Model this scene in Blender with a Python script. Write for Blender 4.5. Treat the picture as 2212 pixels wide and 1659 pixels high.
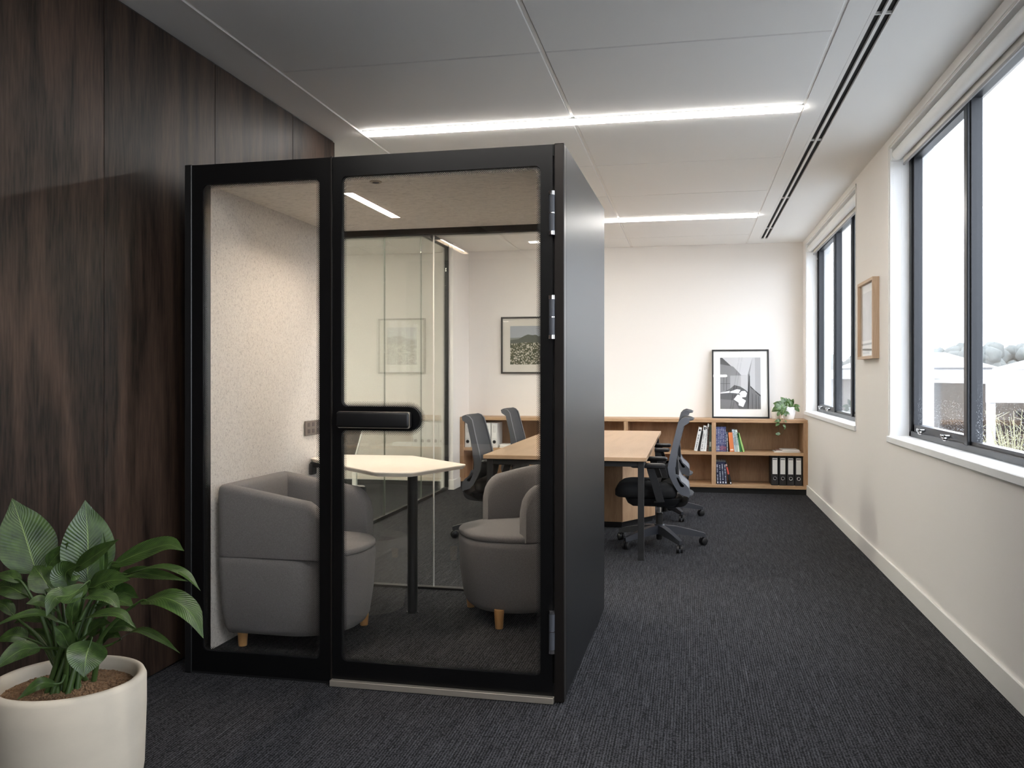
import bpy, bmesh, math, random
from mathutils import Vector, Matrix
from math import sin, cos, pi, radians, sqrt
random.seed(7)
scn = bpy.context.scene
col = scn.collection
for o in list(bpy.data.objects): bpy.data.objects.remove(o)

# ------------------------------------------------------------ camera, sky, exposure
FPX, CX, CY, EYE = 1885.0, 1106.0, 814.0, 1.28         # focal length and principal point in photo pixels
YAW = math.atan(386 / FPX)
cam_d = bpy.data.cameras.new('camera'); cam = bpy.data.objects.new('camera', cam_d); col.objects.link(cam)
cam_d.sensor_width = 36; cam_d.lens = FPX / 2212 * 36
cam_d.shift_y = -(829.5 - CY) / 2212
cam.location = (0, 0, EYE); cam.rotation_euler = (pi / 2, 0, YAW)
cam_d.clip_start = 0.05; cam_d.clip_end = 500
scn.camera = cam

world = bpy.data.worlds.new('overcast_sky'); scn.world = world; world.use_nodes = True
SKY = 4.2
wn = world.node_tree; wn.nodes.clear()
wo = wn.nodes.new('ShaderNodeOutputWorld'); wb = wn.nodes.new('ShaderNodeBackground')
wt = wn.nodes.new('ShaderNodeTexCoord'); wm = wn.nodes.new('ShaderNodeMapping'); wm.inputs['Scale'].default_value = (1.5, 1.5, 5)
wz = wn.nodes.new('ShaderNodeTexNoise'); wz.inputs['Scale'].default_value = 1.6; wz.inputs['Detail'].default_value = 3
wr = wn.nodes.new('ShaderNodeValToRGB')
wr.color_ramp.elements[0].position = .3; wr.color_ramp.elements[0].color = (.80, .86, .95, 1)
wr.color_ramp.elements[1].position = .75; wr.color_ramp.elements[1].color = (.95, .97, 1, 1)
wn.links.new(wt.outputs['Generated'], wm.inputs['Vector']); wn.links.new(wm.outputs[0], wz.inputs['Vector'])
wn.links.new(wz.outputs['Fac'], wr.inputs['Fac']); wn.links.new(wr.outputs[0], wb.inputs['Color'])
wb.inputs['Strength'].default_value = SKY; wn.links.new(wb.outputs[0], wo.inputs['Surface'])
scn.view_settings.view_transform = 'Standard'; scn.view_settings.look = 'None'
scn.view_settings.gamma = 1; scn.view_settings.use_curve_mapping = False
scn.view_settings.exposure = 0.9
scn.cycles.transparent_max_bounces = 40; scn.cycles.max_bounces = 14; scn.cycles.diffuse_bounces = 6; scn.cycles.glossy_bounces = 5
LED_ROOM, LED_BOOTH, FILL_MEET = 25.5, 105.0, 44.0
WARM, WARM2 = (1, .955, .905, 1), (1, .85, .70, 1)

# ------------------------------------------------------------ pixel helpers (direction only)
_S, _C = sin(YAW), cos(YAW)
def ray(u, v):
    a = (u - CX) / FPX; b = (CY - v) / FPX
    return Vector((a * _C - _S, a * _S + _C, b))
def at_depth(u, v, fw):                       # point at distance fw in front of the camera
    return Vector((0, 0, EYE)) + ray(u, v) * fw
def at_y(u, v, y):
    d = ray(u, v); return Vector((0, 0, EYE)) + d * (y / d.y)

# ------------------------------------------------------------ materials
def newmat(name):
    m = bpy.data.materials.new(name); m.use_nodes = True; nt = m.node_tree; nt.nodes.clear()
    out = nt.nodes.new('ShaderNodeOutputMaterial'); return m, nt, out
def nd(nt, t, **kw):
    n = nt.nodes.new('ShaderNode' + t)
    for k, v in kw.items():
        if k in n.inputs: n.inputs[k].default_value = v
        else: setattr(n, k, v)
    return n
def rgb(*c):                                  # sRGB 0-255 -> linear
    return tuple((x / 255 / 12.92 if x / 255 <= .04045 else ((x / 255 + .055) / 1.055) ** 2.4) for x in c) + (1,)
MATS = {}
def mat(name, color=None, rough=.5, metal=0., bump=0., bscale=200., var=0., vscale=(6, 6, 6), spec=.5, coat=0., sheen=0.):
    if name in MATS: return MATS[name]
    m, nt, out = newmat(name); p = nd(nt, 'BsdfPrincipled'); nt.links.new(p.outputs[0], out.inputs[0])
    p.inputs['Base Color'].default_value = color; p.inputs['Roughness'].default_value = rough; p.inputs['Metallic'].default_value = metal
    p.inputs['Specular IOR Level'].default_value = spec; p.inputs['Coat Weight'].default_value = coat; p.inputs['Sheen Weight'].default_value = sheen
    tc = nd(nt, 'TexCoord')
    if var:
        mp = nd(nt, 'Mapping'); mp.inputs['Scale'].default_value = vscale; nz = nd(nt, 'TexNoise', Scale=1., Detail=5.)
        rp = nd(nt, 'ValToRGB'); c = color
        rp.color_ramp.elements[0].position = .3; rp.color_ramp.elements[1].position = .7
        rp.color_ramp.elements[0].color = tuple(x * (1 - var) for x in c[:3]) + (1,)
        rp.color_ramp.elements[1].color = tuple(min(1, x * (1 + var)) for x in c[:3]) + (1,)
        nt.links.new(tc.outputs['Object'], mp.inputs[0]); nt.links.new(mp.outputs[0], nz.inputs['Vector'])
        nt.links.new(nz.outputs['Fac'], rp.inputs[0]); nt.links.new(rp.outputs[0], p.inputs['Base Color'])
    if bump:
        n2 = nd(nt, 'TexNoise', Scale=bscale, Detail=3.); b = nd(nt, 'Bump', Strength=bump, Distance=.002)
        nt.links.new(tc.outputs['Object'], n2.inputs['Vector']); nt.links.new(n2.outputs['Fac'], b.inputs['Height'])
        nt.links.new(b.outputs[0], p.inputs['Normal'])
    MATS[name] = m; return m
def emit(name, color, strength):
    m, nt, out = newmat(name); e = nd(nt, 'Emission', Strength=strength); e.inputs[0].default_value = color
    nt.links.new(e.outputs[0], out.inputs[0]); MATS[name] = m; return m
def glass(name, tint=(1, 1, 1, 1), refl=1.0, drops=False):
    m, nt, out = newmat(name)
    tr = nd(nt, 'BsdfTransparent'); tr.inputs[0].default_value = tint
    gl = nd(nt, 'BsdfGlossy', Roughness=0.0); lw = nd(nt, 'LayerWeight', Blend=.5)
    pw = nd(nt, 'Math', operation='POWER'); pw.inputs[1].default_value = 5
    ma = nd(nt, 'Math', operation='MULTIPLY_ADD'); ma.inputs[1].default_value = .96 * refl; ma.inputs[2].default_value = .04 * refl
    mx = nd(nt, 'MixShader')
    nt.links.new(lw.outputs['Facing'], pw.inputs[0]); nt.links.new(pw.outputs[0], ma.inputs[0]); nt.links.new(ma.outputs[0], mx.inputs[0])
    nt.links.new(tr.outputs[0], mx.inputs[1]); nt.links.new(gl.outputs[0], mx.inputs[2])
    last = mx
    if drops:                                  # rain specks on the lower part of the pane
        tc = nd(nt, 'TexCoord'); vo = nd(nt, 'TexVoronoi', Scale=90.); sp = nd(nt, 'SeparateXYZ')
        lt = nd(nt, 'Math', operation='LESS_THAN'); lt.inputs[1].default_value = .17
        mr = nd(nt, 'MapRange'); mr.inputs[1].default_value = .95; mr.inputs[2].default_value = 1.35; mr.inputs[3].default_value = .5; mr.inputs[4].default_value = 0
        mu = nd(nt, 'Math', operation='MULTIPLY'); df = nd(nt, 'BsdfTranslucent'); df.inputs[0].default_value = (.9, .93, .96, 1)
        m2 = nd(nt, 'MixShader')
        nt.links.new(tc.outputs['Object'], vo.inputs['Vector']); nt.links.new(tc.outputs['Object'], sp.inputs[0])
        nt.links.new(vo.outputs['Distance'], lt.inputs[0]); nt.links.new(sp.outputs['Z'], mr.inputs[0])
        nt.links.new(lt.outputs[0], mu.inputs[0]); nt.links.new(mr.outputs[0], mu.inputs[1])
        nt.links.new(mu.outputs[0], m2.inputs[0]); nt.links.new(mx.outputs[0], m2.inputs[1]); nt.links.new(df.outputs[0], m2.inputs[2]); last = m2
    nt.links.new(last.outputs[0], out.inputs[0]); MATS[name] = m; return m
def wood(name, dark, light, along, scale=1., rough=.5, bump=.05, distort=6., bands=5., contrast=(.25, .8), spec=.5):
    """plank grain running along axis 'along'"""
    m, nt, out = newmat(name); p = nd(nt, 'BsdfPrincipled', Roughness=rough); nt.links.new(p.outputs[0], out.inputs[0]); p.inputs['Specular IOR Level'].default_value = spec
    tc = nd(nt, 'TexCoord'); mp = nd(nt, 'Mapping'); s = [scale] * 3; s['xyz'.index(along)] = .09 * scale
    mp.inputs['Scale'].default_value = s
    oi = nd(nt, 'ObjectInfo'); ad = nd(nt, 'VectorMath', operation='ADD'); ml = nd(nt, 'VectorMath', operation='SCALE'); ml.inputs['Scale'].default_value = 7.
    cmb = nd(nt, 'CombineXYZ'); [nt.links.new(oi.outputs['Random'], cmb.inputs[i]) for i in range(3)]
    nt.links.new(cmb.outputs[0], ml.inputs[0])
    nt.links.new(tc.outputs['Object'], mp.inputs[0]); nt.links.new(mp.outputs[0], ad.inputs[0]); nt.links.new(ml.outputs[0], ad.inputs[1])
    wv = nd(nt, 'TexNoise', Scale=bands, Detail=4., Distortion=distort * .15)
    sn = nd(nt, 'Math', operation='MULTIPLY'); sn.inputs[1].default_value = distort * 9
    si = nd(nt, 'Math', operation='SINE')
    fine = nd(nt, 'TexNoise', Scale=95., Detail=4.)
    mixn = nd(nt, 'Math', operation='MULTIPLY_ADD'); mixn.inputs[1].default_value = .28
    half = nd(nt, 'Math', operation='MULTIPLY_ADD'); half.inputs[1].default_value = .62; half.inputs[2].default_value = .02
    nt.links.new(ad.outputs[0], wv.inputs['Vector']); nt.links.new(ad.outputs[0], fine.inputs['Vector'])
    nt.links.new(wv.outputs['Fac'], sn.inputs[0]); nt.links.new(sn.outputs[0], si.inputs[0])
    nt.links.new(fine.outputs['Fac'], half.inputs[0])
    pwv = nd(nt, 'Math', operation='MULTIPLY_ADD'); pwv.inputs[1].default_value = .5; pwv.inputs[2].default_value = .35
    nt.links.new(si.outputs[0], pwv.inputs[0])
    nt.links.new(pwv.outputs[0], mixn.inputs[0]); nt.links.new(half.outputs[0], mixn.inputs[2])
    rp = nd(nt, 'ValToRGB'); rp.color_ramp.elements[0].position = contrast[0]; rp.color_ramp.elements[1].position = contrast[1]
    rp.color_ramp.elements[0].color = dark; rp.color_ramp.elements[1].color = light
    nt.links.new(mixn.outputs[0], rp.inputs[0]); nt.links.new(rp.outputs[0], p.inputs['Base Color'])
    b = nd(nt, 'Bump', Strength=bump, Distance=.001); nt.links.new(mixn.outputs[0], b.inputs['Height']); nt.links.new(b.outputs[0], p.inputs['Normal'])
    MATS[name] = m; return m
def carpet(name, dark, light):
    m, nt, out = newmat(name); p = nd(nt, 'BsdfPrincipled', Roughness=.95); nt.links.new(p.outputs[0], out.inputs[0])
    p.inputs['Specular IOR Level'].default_value = .15
    tc = nd(nt, 'TexCoord')
    mp = nd(nt, 'Mapping'); mp.inputs['Scale'].default_value = (120, 5, 1); streak = nd(nt, 'TexNoise', Scale=1., Detail=3., Roughness=.6)
    mp2 = nd(nt, 'Mapping'); mp2.inputs['Scale'].default_value = (150, 150, 1); loop = nd(nt, 'TexVoronoi', Scale=1.)
    big = nd(nt, 'TexNoise', Scale=1.2, Detail=2.)
    nt.links.new(tc.outputs['Object'], mp.inputs[0]); nt.links.new(mp.outputs[0], streak.inputs['Vector'])
    nt.links.new(tc.outputs['Object'], mp2.inputs[0]); nt.links.new(mp2.outputs[0], loop.inputs['Vector'])
    nt.links.new(tc.outputs['Object'], big.inputs['Vector'])
    wv = nd(nt, 'TexWave', Scale=30., Distortion=1.6); wv.bands_direction = 'X'; wv.inputs['Detail Scale'].default_value = 10.
    nt.links.new(tc.outputs['Object'], wv.inputs['Vector'])
    mp3 = nd(nt, 'Mapping'); mp3.inputs['Scale'].default_value = (70, 1.6, 1); sp = nd(nt, 'TexNoise', Scale=1., Detail=2.)
    nt.links.new(tc.outputs['Object'], mp3.inputs[0]); nt.links.new(mp3.outputs[0], sp.inputs['Vector'])
    st = nd(nt, 'MapRange'); st.inputs[1].default_value = .64; st.inputs[2].default_value = .80; st.inputs[3].default_value = 0; st.inputs[4].default_value = .30
    nt.links.new(sp.outputs['Fac'], st.inputs[0])
    a = nd(nt, 'Math', operation='MULTIPLY_ADD'); a.inputs[1].default_value = .70
    inv = nd(nt, 'Math', operation='MULTIPLY_ADD'); inv.inputs[1].default_value = -.55; inv.inputs[2].default_value = .24
    nt.links.new(loop.outputs['Distance'], inv.inputs[0]); nt.links.new(streak.outputs['Fac'], a.inputs[0]); nt.links.new(inv.outputs[0], a.inputs[2])
    c0 = nd(nt, 'Math', operation='MULTIPLY_ADD'); c0.inputs[1].default_value = .26; nt.links.new(wv.outputs['Fac'], c0.inputs[0]); nt.links.new(a.outputs[0], c0.inputs[2])
    c = nd(nt, 'Math', operation='ADD'); nt.links.new(c0.outputs[0], c.inputs[0]); nt.links.new(st.outputs[0], c.inputs[1])
    rp = nd(nt, 'ValToRGB'); rp.color_ramp.elements[0].position = .28; rp.color_ramp.elements[1].position = .82
    rp.color_ramp.elements[0].color = dark; rp.color_ramp.elements[1].color = light
    nt.links.new(c.outputs[0], rp.inputs[0]); nt.links.new(rp.outputs[0], p.inputs['Base Color'])
    b = nd(nt, 'Bump', Strength=.5, Distance=.004); nt.links.new(c.outputs[0], b.inputs['Height']); nt.links.new(b.outputs[0], p.inputs['Normal'])
    MATS[name] = m; return m
def felt(name, base, spot, scale=(60, 60, 30)):
    m, nt, out = newmat(name); p = nd(nt, 'BsdfPrincipled', Roughness=.95); nt.links.new(p.outputs[0], out.inputs[0])
    p.inputs['Specular IOR Level'].default_value = .1
    tc = nd(nt, 'TexCoord'); mp = nd(nt, 'Mapping'); mp.inputs['Scale'].default_value = scale; n1 = nd(nt, 'TexNoise', Scale=1., Detail=6., Roughness=.75, Distortion=1.2)
    rp = nd(nt, 'ValToRGB'); rp.color_ramp.elements[0].position = .26; rp.color_ramp.elements[1].position = .52
    rp.color_ramp.elements[0].color = spot; rp.color_ramp.elements[1].color = base
    nt.links.new(tc.outputs['Object'], mp.inputs[0]); nt.links.new(mp.outputs[0], n1.inputs['Vector']); nt.links.new(n1.outputs['Fac'], rp.inputs[0])
    nt.links.new(rp.outputs[0], p.inputs['Base Color'])
    b = nd(nt, 'Bump', Strength=.35, Distance=.003); nt.links.new(n1.outputs['Fac'], b.inputs['Height']); nt.links.new(b.outputs[0], p.inputs['Normal'])
    MATS[name] = m; return m
def frit(name):
    """printed black dots fading out across the band (UV.x 0 = solid edge, 1 = clear)"""
    m, nt, out = newmat(name)
    tc = nd(nt, 'TexCoord'); sp = nd(nt, 'SeparateXYZ'); su = nd(nt, 'SeparateXYZ')
    nt.links.new(tc.outputs['Object'], sp.inputs[0]); nt.links.new(tc.outputs['UV'], su.inputs[0])
    def mth(op, a, b=None, c=None):
        n = nd(nt, 'Math', operation=op)
        for i, x in enumerate((a, b, c)):
            if x is None: continue
            if isinstance(x, (int, float)): n.inputs[i].default_value = x
            else: nt.links.new(x, n.inputs[i])
        return n.outputs[0]
    P = 1 / .0056
    u = mth('MULTIPLY', mth('ADD', sp.outputs['X'], sp.outputs['Z']), P * .7071); v = mth('MULTIPLY', mth('SUBTRACT', sp.outputs['X'], sp.outputs['Z']), P * .7071)
    fu = mth('SUBTRACT', mth('FRACT', u), .5); fv = mth('SUBTRACT', mth('FRACT', v), .5)
    d = mth('SQRT', mth('ADD', mth('MULTIPLY', fu, fu), mth('MULTIPLY', fv, fv)))
    r = mth('MULTIPLY_ADD', su.outputs['X'], -.36, .56)
    k = mth('LESS_THAN', d, r)
    tr = nd(nt, 'BsdfTransparent'); df = nd(nt, 'BsdfPrincipled', Roughness=.4); df.inputs['Base Color'].default_value = (.012, .012, .012, 1)
    mx = nd(nt, 'MixShader'); nt.links.new(k, mx.inputs[0]); nt.links.new(tr.outputs[0], mx.inputs[1]); nt.links.new(df.outputs[0], mx.inputs[2])
    nt.links.new(mx.outputs[0], out.inputs[0]); MATS[name] = m; return m
def leafmat(name, dark, light, vein, freq=26., patch=None):
    m, nt, out = newmat(name); p = nd(nt, 'BsdfPrincipled', Roughness=.33); nt.links.new(p.outputs[0], out.inputs[0])
    p.inputs['Subsurface Weight'].default_value = 0.0
    tc = nd(nt, 'TexCoord'); su = nd(nt, 'SeparateXYZ'); nt.links.new(tc.outputs['UV'], su.inputs[0])
    def mth(op, a, b=None, c=None):
        n = nd(nt, 'Math', operation=op)
        for i, x in enumerate((a, b, c)):
            if x is None: continue
            if isinstance(x, (int, float)): n.inputs[i].default_value = x
            else: nt.links.new(x, n.inputs[i])
        return n.outputs[0]
    av = mth('ABSOLUTE', mth('SUBTRACT', su.outputs['Y'], .5))                       # distance from the midrib
    wv = mth('SINE', mth('MULTIPLY', mth('SUBTRACT', su.outputs['X'], mth('MULTIPLY', mth('POWER', av, .7), .42)), freq * 6.283))
    rib = mth('LESS_THAN', av, .014)
    nz = nd(nt, 'TexNoise', Scale=5. if not patch else 2.2, Detail=3.); nt.links.new(tc.outputs['UV'], nz.inputs['Vector'])
    fac = mth('MULTIPLY_ADD', wv, .055, nz.outputs['Fac'])
    rp = nd(nt, 'ValToRGB'); rp.color_ramp.elements[0].position = .25; rp.color_ramp.elements[1].position = .8
    rp.color_ramp.elements[0].color = dark; rp.color_ramp.elements[1].color = light
    nt.links.new(fac, rp.inputs[0])
    mx = nd(nt, 'MixRGB'); mx.inputs[2].default_value = vein; nt.links.new(rib, mx.inputs[0]); nt.links.new(rp.outputs[0], mx.inputs[1])
    nt.links.new(mx.outputs[0], p.inputs['Base Color'])
    b = nd(nt, 'Bump', Strength=.3, Distance=.001); nt.links.new(wv, b.inputs['Height']); nt.links.new(b.outputs[0], p.inputs['Normal'])
    MATS[name] = m; return m

M_wall = mat('white_wall_paint', rgb(236, 232, 228), .85, bump=.03, bscale=300)
M_ceil = mat('ceiling_white', rgb(240, 239, 236), .9, bump=.05, bscale=500)
M_trimw = mat('white_trim_paint', rgb(236, 234, 230), .5)
M_reveal = mat('white_reveal_paint', rgb(240, 241, 242), .6)
M_carpet = carpet('charcoal_carpet', rgb(20, 20, 22), rgb(80, 80, 84))
M_dark = wood('smoked_oak_veneer', rgb(20, 15, 12), rgb(84, 66, 55), 'z', 1.0, .5, .06, 3.2, 3.0, (.2, .9), .18)
M_oakx = wood('light_oak_x', rgb(168, 132, 98), rgb(206, 172, 136), 'x', 1.6, .5, .02, 2., 4.)
M_oakz = wood('light_oak_z', rgb(160, 124, 92), rgb(198, 164, 130), 'z', 1.6, .5, .02, 2., 4.)
M_oaky = wood('light_oak_y', rgb(170, 140, 110), rgb(186, 155, 124), 'y', 1.6, .45, .02, 2., 4.)
M_leg = wood('oak_leg', rgb(176, 128, 78), rgb(206, 160, 106), 'z', 4., .5, .02, 2., 4.)
M_black = mat('black_satin', rgb(20, 20, 21), .38)
M_booth = mat('black_glass_border', rgb(11, 11, 12), .3, spec=.3)
M_side = mat('black_brushed_panel', rgb(33, 34, 38), .36, .75, bump=.02, bscale=60)
M_post = mat('bronze_black_post', rgb(44, 40, 38), .32, .6)
M_steel = mat('brushed_steel', rgb(190, 182, 170), .5, .8)
M_chrome = mat('polished_steel', rgb(220, 220, 222), .12, 1.)
M_felt = felt('pale_grey_felt', rgb(216, 212, 208), rgb(152, 148, 147), (100, 100, 80))
M_feltc = felt('grey_ceiling_felt', rgb(236, 231, 224), rgb(176, 170, 164), (24, 90, 60))
M_fab = mat('grey_wool_fabric', rgb(118, 116, 117), .95, bump=.6, bscale=700, var=.16, vscale=(260, 260, 260), spec=.1, sheen=.15)
M_tabtop = mat('warm_white_laminate', rgb(244, 236, 224), .35)
M_matt = mat('matt_black_metal', rgb(30, 30, 31), .5)
M_plastic = mat('black_plastic', rgb(30, 30, 32), .42, bump=.04, bscale=600)
M_plgrey = mat('dark_grey_plastic', rgb(74, 77, 84), .45)
M_rim = mat('grey_chair_plastic', rgb(92, 95, 102), .45)
M_seat = mat('black_seat_fabric', rgb(17, 17, 19), .9, bump=.3, bscale=700)
M_mesh = mat('charcoal_mesh', rgb(58, 60, 64), .8, bump=.5, bscale=900)
M_alu = mat('dark_grey_aluminium', rgb(58, 60, 66), .4, .3)
M_soil = mat('brown_granules', rgb(120, 92, 66), .95, bump=1., bscale=180, var=.5, vscale=(160, 160, 160))
M_pot = mat('cream_stoneware', rgb(194, 184, 167), .8, bump=.08, bscale=90, var=.05, vscale=(7, 7, 12))
M_leafd = leafmat('glossy_green_leaf', rgb(26, 44, 18), rgb(68, 92, 40), rgb(98, 120, 62), 23)
M_stem = mat('green_stem', rgb(54, 76, 32), .45)
M_poth = leafmat('variegated_leaf', rgb(20, 40, 14), rgb(92, 122, 58), rgb(120, 145, 84), 4, True)
M_pane = glass('clear_glass'); M_panew = glass('window_glass', (.97, .985, 1, 1), .8, True)
M_paneg = glass('green_tinted_glass', (.935, .955, .925, 1), 1.4)
M_paneb = glass('booth_glass', (.97, .965, .95, 1), .8)
M_frit = frit('dot_print')
M_white = mat('white_plastic', rgb(238, 238, 236), .45)
M_paper = mat('white_paper', rgb(240, 239, 236), .9)
M_led = emit('led_diffuser', WARM, LED_ROOM); M_ledb = emit('booth_led_diffuser', WARM2, LED_BOOTH); M_fillm = emit('meeting_fill_diffuser', (1, .95, .86, 1), FILL_MEET)

# ------------------------------------------------------------ mesh helpers
def mk(name, bm, m, parent=None, smooth=35, loc=None, rot=None, kind=None):
    bmesh.ops.recalc_face_normals(bm, faces=bm.faces[:])
    me = bpy.data.meshes.new(name); bm.to_mesh(me); bm.free()
    for x in (m if isinstance(m, (list, tuple)) else [m]): me.materials.append(x)
    if smooth:
        me.shade_smooth(); me.set_sharp_from_angle(angle=radians(smooth))
    o = bpy.data.objects.new(name, me); col.objects.link(o)
    if parent is not None: o.parent = parent
    if loc is not None: o.location = loc
    if rot is not None: o.rotation_euler = rot
    if kind: o['kind'] = kind
    return o
def tag(o, label, cat, group=None, kind=None):
    o['label'] = label; o['category'] = cat
    if group: o['group'] = group
    if kind: o['kind'] = kind
    return o
def empty(name, label=None, cat=None, loc=(0, 0, 0), rz=0, group=None, kind=None):
    o = bpy.data.objects.new(name, None); col.objects.link(o); o.location = loc; o.rotation_euler = (0, 0, rz); o.empty_display_size = .1
    if label: tag(o, label, cat, group, kind)
    return o
def copy_tree(o, parent=None):
    c = o.copy(); col.objects.link(c); c.parent = parent
    for ch in [x for x in o.children]: copy_tree(ch, c)
    return c
def bx(bm, x0, x1, y0, y1, z0, z1, bev=0., seg=1, mi=0, M=None):
    r = bmesh.ops.create_cube(bm, size=1)['verts']
    for v in r:
        v.co = Vector(((x0 + x1) / 2 + v.co.x * (x1 - x0), (y0 + y1) / 2 + v.co.y * (y1 - y0), (z0 + z1) / 2 + v.co.z * (z1 - z0)))
        if M is not None: v.co = M @ v.co
    fs = set(f for v in r for f in v.link_faces)
    for f in fs: f.material_index = mi
    if bev:
        es = set(e for v in r for e in v.link_edges)
        bmesh.ops.bevel(bm, geom=list(es), offset=bev, segments=seg, affect='EDGES', profile=.5)
    return bm
def box(x0, x1, y0, y1, z0, z1, bev=0., seg=1, M=None): return bx(bmesh.new(), x0, x1, y0, y1, z0, z1, bev, seg, 0, M)
def loft(bm, rings, closed=True, cap=True, mi=0):
    vs = [[bm.verts.new(p) for p in r] for r in rings]; n = len(vs[0])
    for a, b in zip(vs, vs[1:]):
        for i in range(n if closed else n - 1):
            j = (i + 1) % n
            try: bm.faces.new((a[i], a[j], b[j], b[i])).material_index = mi
            except ValueError: pass
    if cap and closed:
        for r in (vs[0], vs[-1]):
            try: bm.faces.new(r).material_index = mi
            except ValueError: pass
    return vs
def lathe(bm, prof, c=(0, 0, 0), seg=32, cap=True, mi=0):
    return loft(bm, [[(c[0] + r * cos(2 * pi * i / seg), c[1] + r * sin(2 * pi * i / seg), c[2] + z) for i in range(seg)] for r, z in prof], True, cap, mi)
def tube(bm, pts, rad, seg=8, cap=True, mi=0):
    pts = [Vector(p) for p in pts]; rings = []; n = len(pts)
    up = Vector((0, 0, 1))
    for i, p in enumerate(pts):
        t = (pts[min(i + 1, n - 1)] - pts[max(i - 1, 0)]).normalized()
        a = t.cross(up)
        if a.length < .05: a = t.cross(Vector((0, 1, 0)))
        a.normalize(); b = a.cross(t).normalized()
        r = rad[i] if isinstance(rad, (list, tuple)) else rad
        rings.append([p + (a * cos(2 * pi * k / seg) + b * sin(2 * pi * k / seg)) * r for k in range(seg)])
    return loft(bm, rings, True, cap, mi)
def round_poly(pts, rad, seg=6):
    out = []; n = len(pts)
    for i in range(n):
        p0, p, p1 = Vector(pts[i - 1]), Vector(pts[i]), Vector(pts[(i + 1) % n]); r = rad[i] if isinstance(rad, (list, tuple)) else rad
        if r <= 0: out.append(tuple(p)); continue
        a = (p0 - p).normalized(); b = (p1 - p).normalized(); ang = a.angle(b); d = r / math.tan(ang / 2)
        c = p + (a + b).normalized() * (r / sin(ang / 2)); s = p + a * d - c; e = p + b * d - c
        a0 = math.atan2(s.y, s.x); da = math.atan2(s.x * e.y - s.y * e.x, s.dot(e))
        for k in range(seg + 1): t = a0 + da * k / seg; out.append((c.x + r * cos(t), c.y + r * sin(t)))
    return out
def offset_poly(pts, d):                     # inward for counter-clockwise outlines
    n = len(pts); out = []
    for i in range(n):
        p0, p, p1 = Vector(pts[i - 1]), Vector(pts[i]), Vector(pts[(i + 1) % n])
        e0 = (p - p0); e1 = (p1 - p)
        if e0.length < 1e-7: e0 = e1
        if e1.length < 1e-7: e1 = e0
        e0.normalize(); e1.normalize()
        n0 = Vector((-e0.y, e0.x)); n1 = Vector((-e1.y, e1.x)); m = (n0 + n1)
        m = m.normalized() / max(.5, m.normalized().dot(n0)); out.append((p.x + m.x * d, p.y + m.y * d))
    return out
def plate(outer, inner, y0, y1):             # x-z plate with a hole, thickness y0..y1
    bm = bmesh.new()
    lay = []
    for y in (y0, y1):
        es = []; loops = []
        for L in (outer, inner):
            vs = [bm.verts.new((x, y, z)) for x, z in L]; loops.append(vs)
            es += [bm.edges.new((vs[i], vs[(i + 1) % len(vs)])) for i in range(len(vs))]
        bmesh.ops.triangle_fill(bm, use_beauty=True, edges=es); lay.append(loops)
    for k in (0, 1):
        a, b = lay[0][k], lay[1][k]
        for i in range(len(a)): bm.faces.new((a[i], a[(i + 1) % len(a)], b[(i + 1) % len(a)], b[i]))
    return bm
def band(outline, width, y):                 # dot-print ring with UV.x across the band
    inner = offset_poly(outline, width); bm = bmesh.new(); uv = bm.loops.layers.uv.new('UVMap')
    a = [bm.verts.new((x, y, z)) for x, z in outline]; b = [bm.verts.new((x, y, z)) for x, z in inner]; n = len(a)
    for i in range(n):
        j = (i + 1) % n; f = bm.faces.new((a[i], a[j], b[j], b[i]))
        for l, u in zip(f.loops, (0, 0, 1, 1)): l[uv].uv = (u, i / n)
    return bm
def prism(bm, pts, z0, z1, mi=0): return loft(bm, [[(x, y, z0) for x, y in pts], [(x, y, z1) for x, y in pts]], True, True, mi)
def quad(bm, pts, mi=0): bm.faces.new([bm.verts.new(p) for p in pts]).material_index = mi

# ------------------------------------------------------------ room shell
XR, XL, YB, YF, ZC = 1.24, -2.25, 10.30, -6.0, 2.80
XG = -2.72                                    # line of the glass partition
def structure(name, bm, m, label, cat, smooth=0):
    return tag(mk(name, bm, m, None, smooth), label, cat, None, 'structure')
structure('floor', box(-6.1, 1.5, YF - .1, YB + .1, -.1, 0), M_carpet, 'charcoal loop pile carpet with fine lengthwise streaks across the whole office', 'carpet')
ceiling = structure('ceiling', box(-6.1, 1.5, YF - .1, YB + .1, ZC + .03, ZC + .15), M_ceil, 'white ceiling of large tiles with recessed strip lights', 'ceiling')
# ceiling tiles in rows between the light lines
LEDY = [5.145 + 3.345 * k for k in range(-3, 2)]
rows = []
for c in LEDY: rows += [(c + .05, c + 1.14), (c + 1.14, c + 2.236), (c + 2.236, c + 3.295)]
rows = [(max(a, YF), min(b, YB)) for a, b in rows if a < YB - .05 and b > YF]
for x0, x1 in ((-1.992, -.689), (-.669, .613)):
    for a, b in rows: mk('ceiling_tile', box(x0, x1, a + .004, b - .004, ZC, ZC + .028, .004), M_ceil, ceiling, 0)
for c in LEDY:                                # ends of the strip-light rows
    if c < YB: mk('ceiling_infill', box(-.689, -.669, c - .05, c + .05, ZC + .004, ZC + .03), M_ceil, ceiling, 0)
for x in (-2.0, -.679, .6205): mk('ceiling_rail', box(x - .0085, x + .0085, YF, YB, ZC + .006, ZC + .03), M_trimw, ceiling, 0)
mk('ceiling_bead', box(-2.014, -2.0085, YF, YB, ZC - .004, ZC + .03), M_trimw, ceiling, 0)
mk('ceiling_border', box(-2.262, -2.014, YF, 5.29, ZC, ZC + .03), M_ceil, ceiling, 0)
mk('ceiling_border', box(-2.76, -2.014, 5.29, YB, ZC, ZC + .03), M_ceil, ceiling, 0)
mk('ceiling_border', box(.629, .737, YF, YB, ZC, ZC + .03), M_ceil, ceiling, 0)
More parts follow.
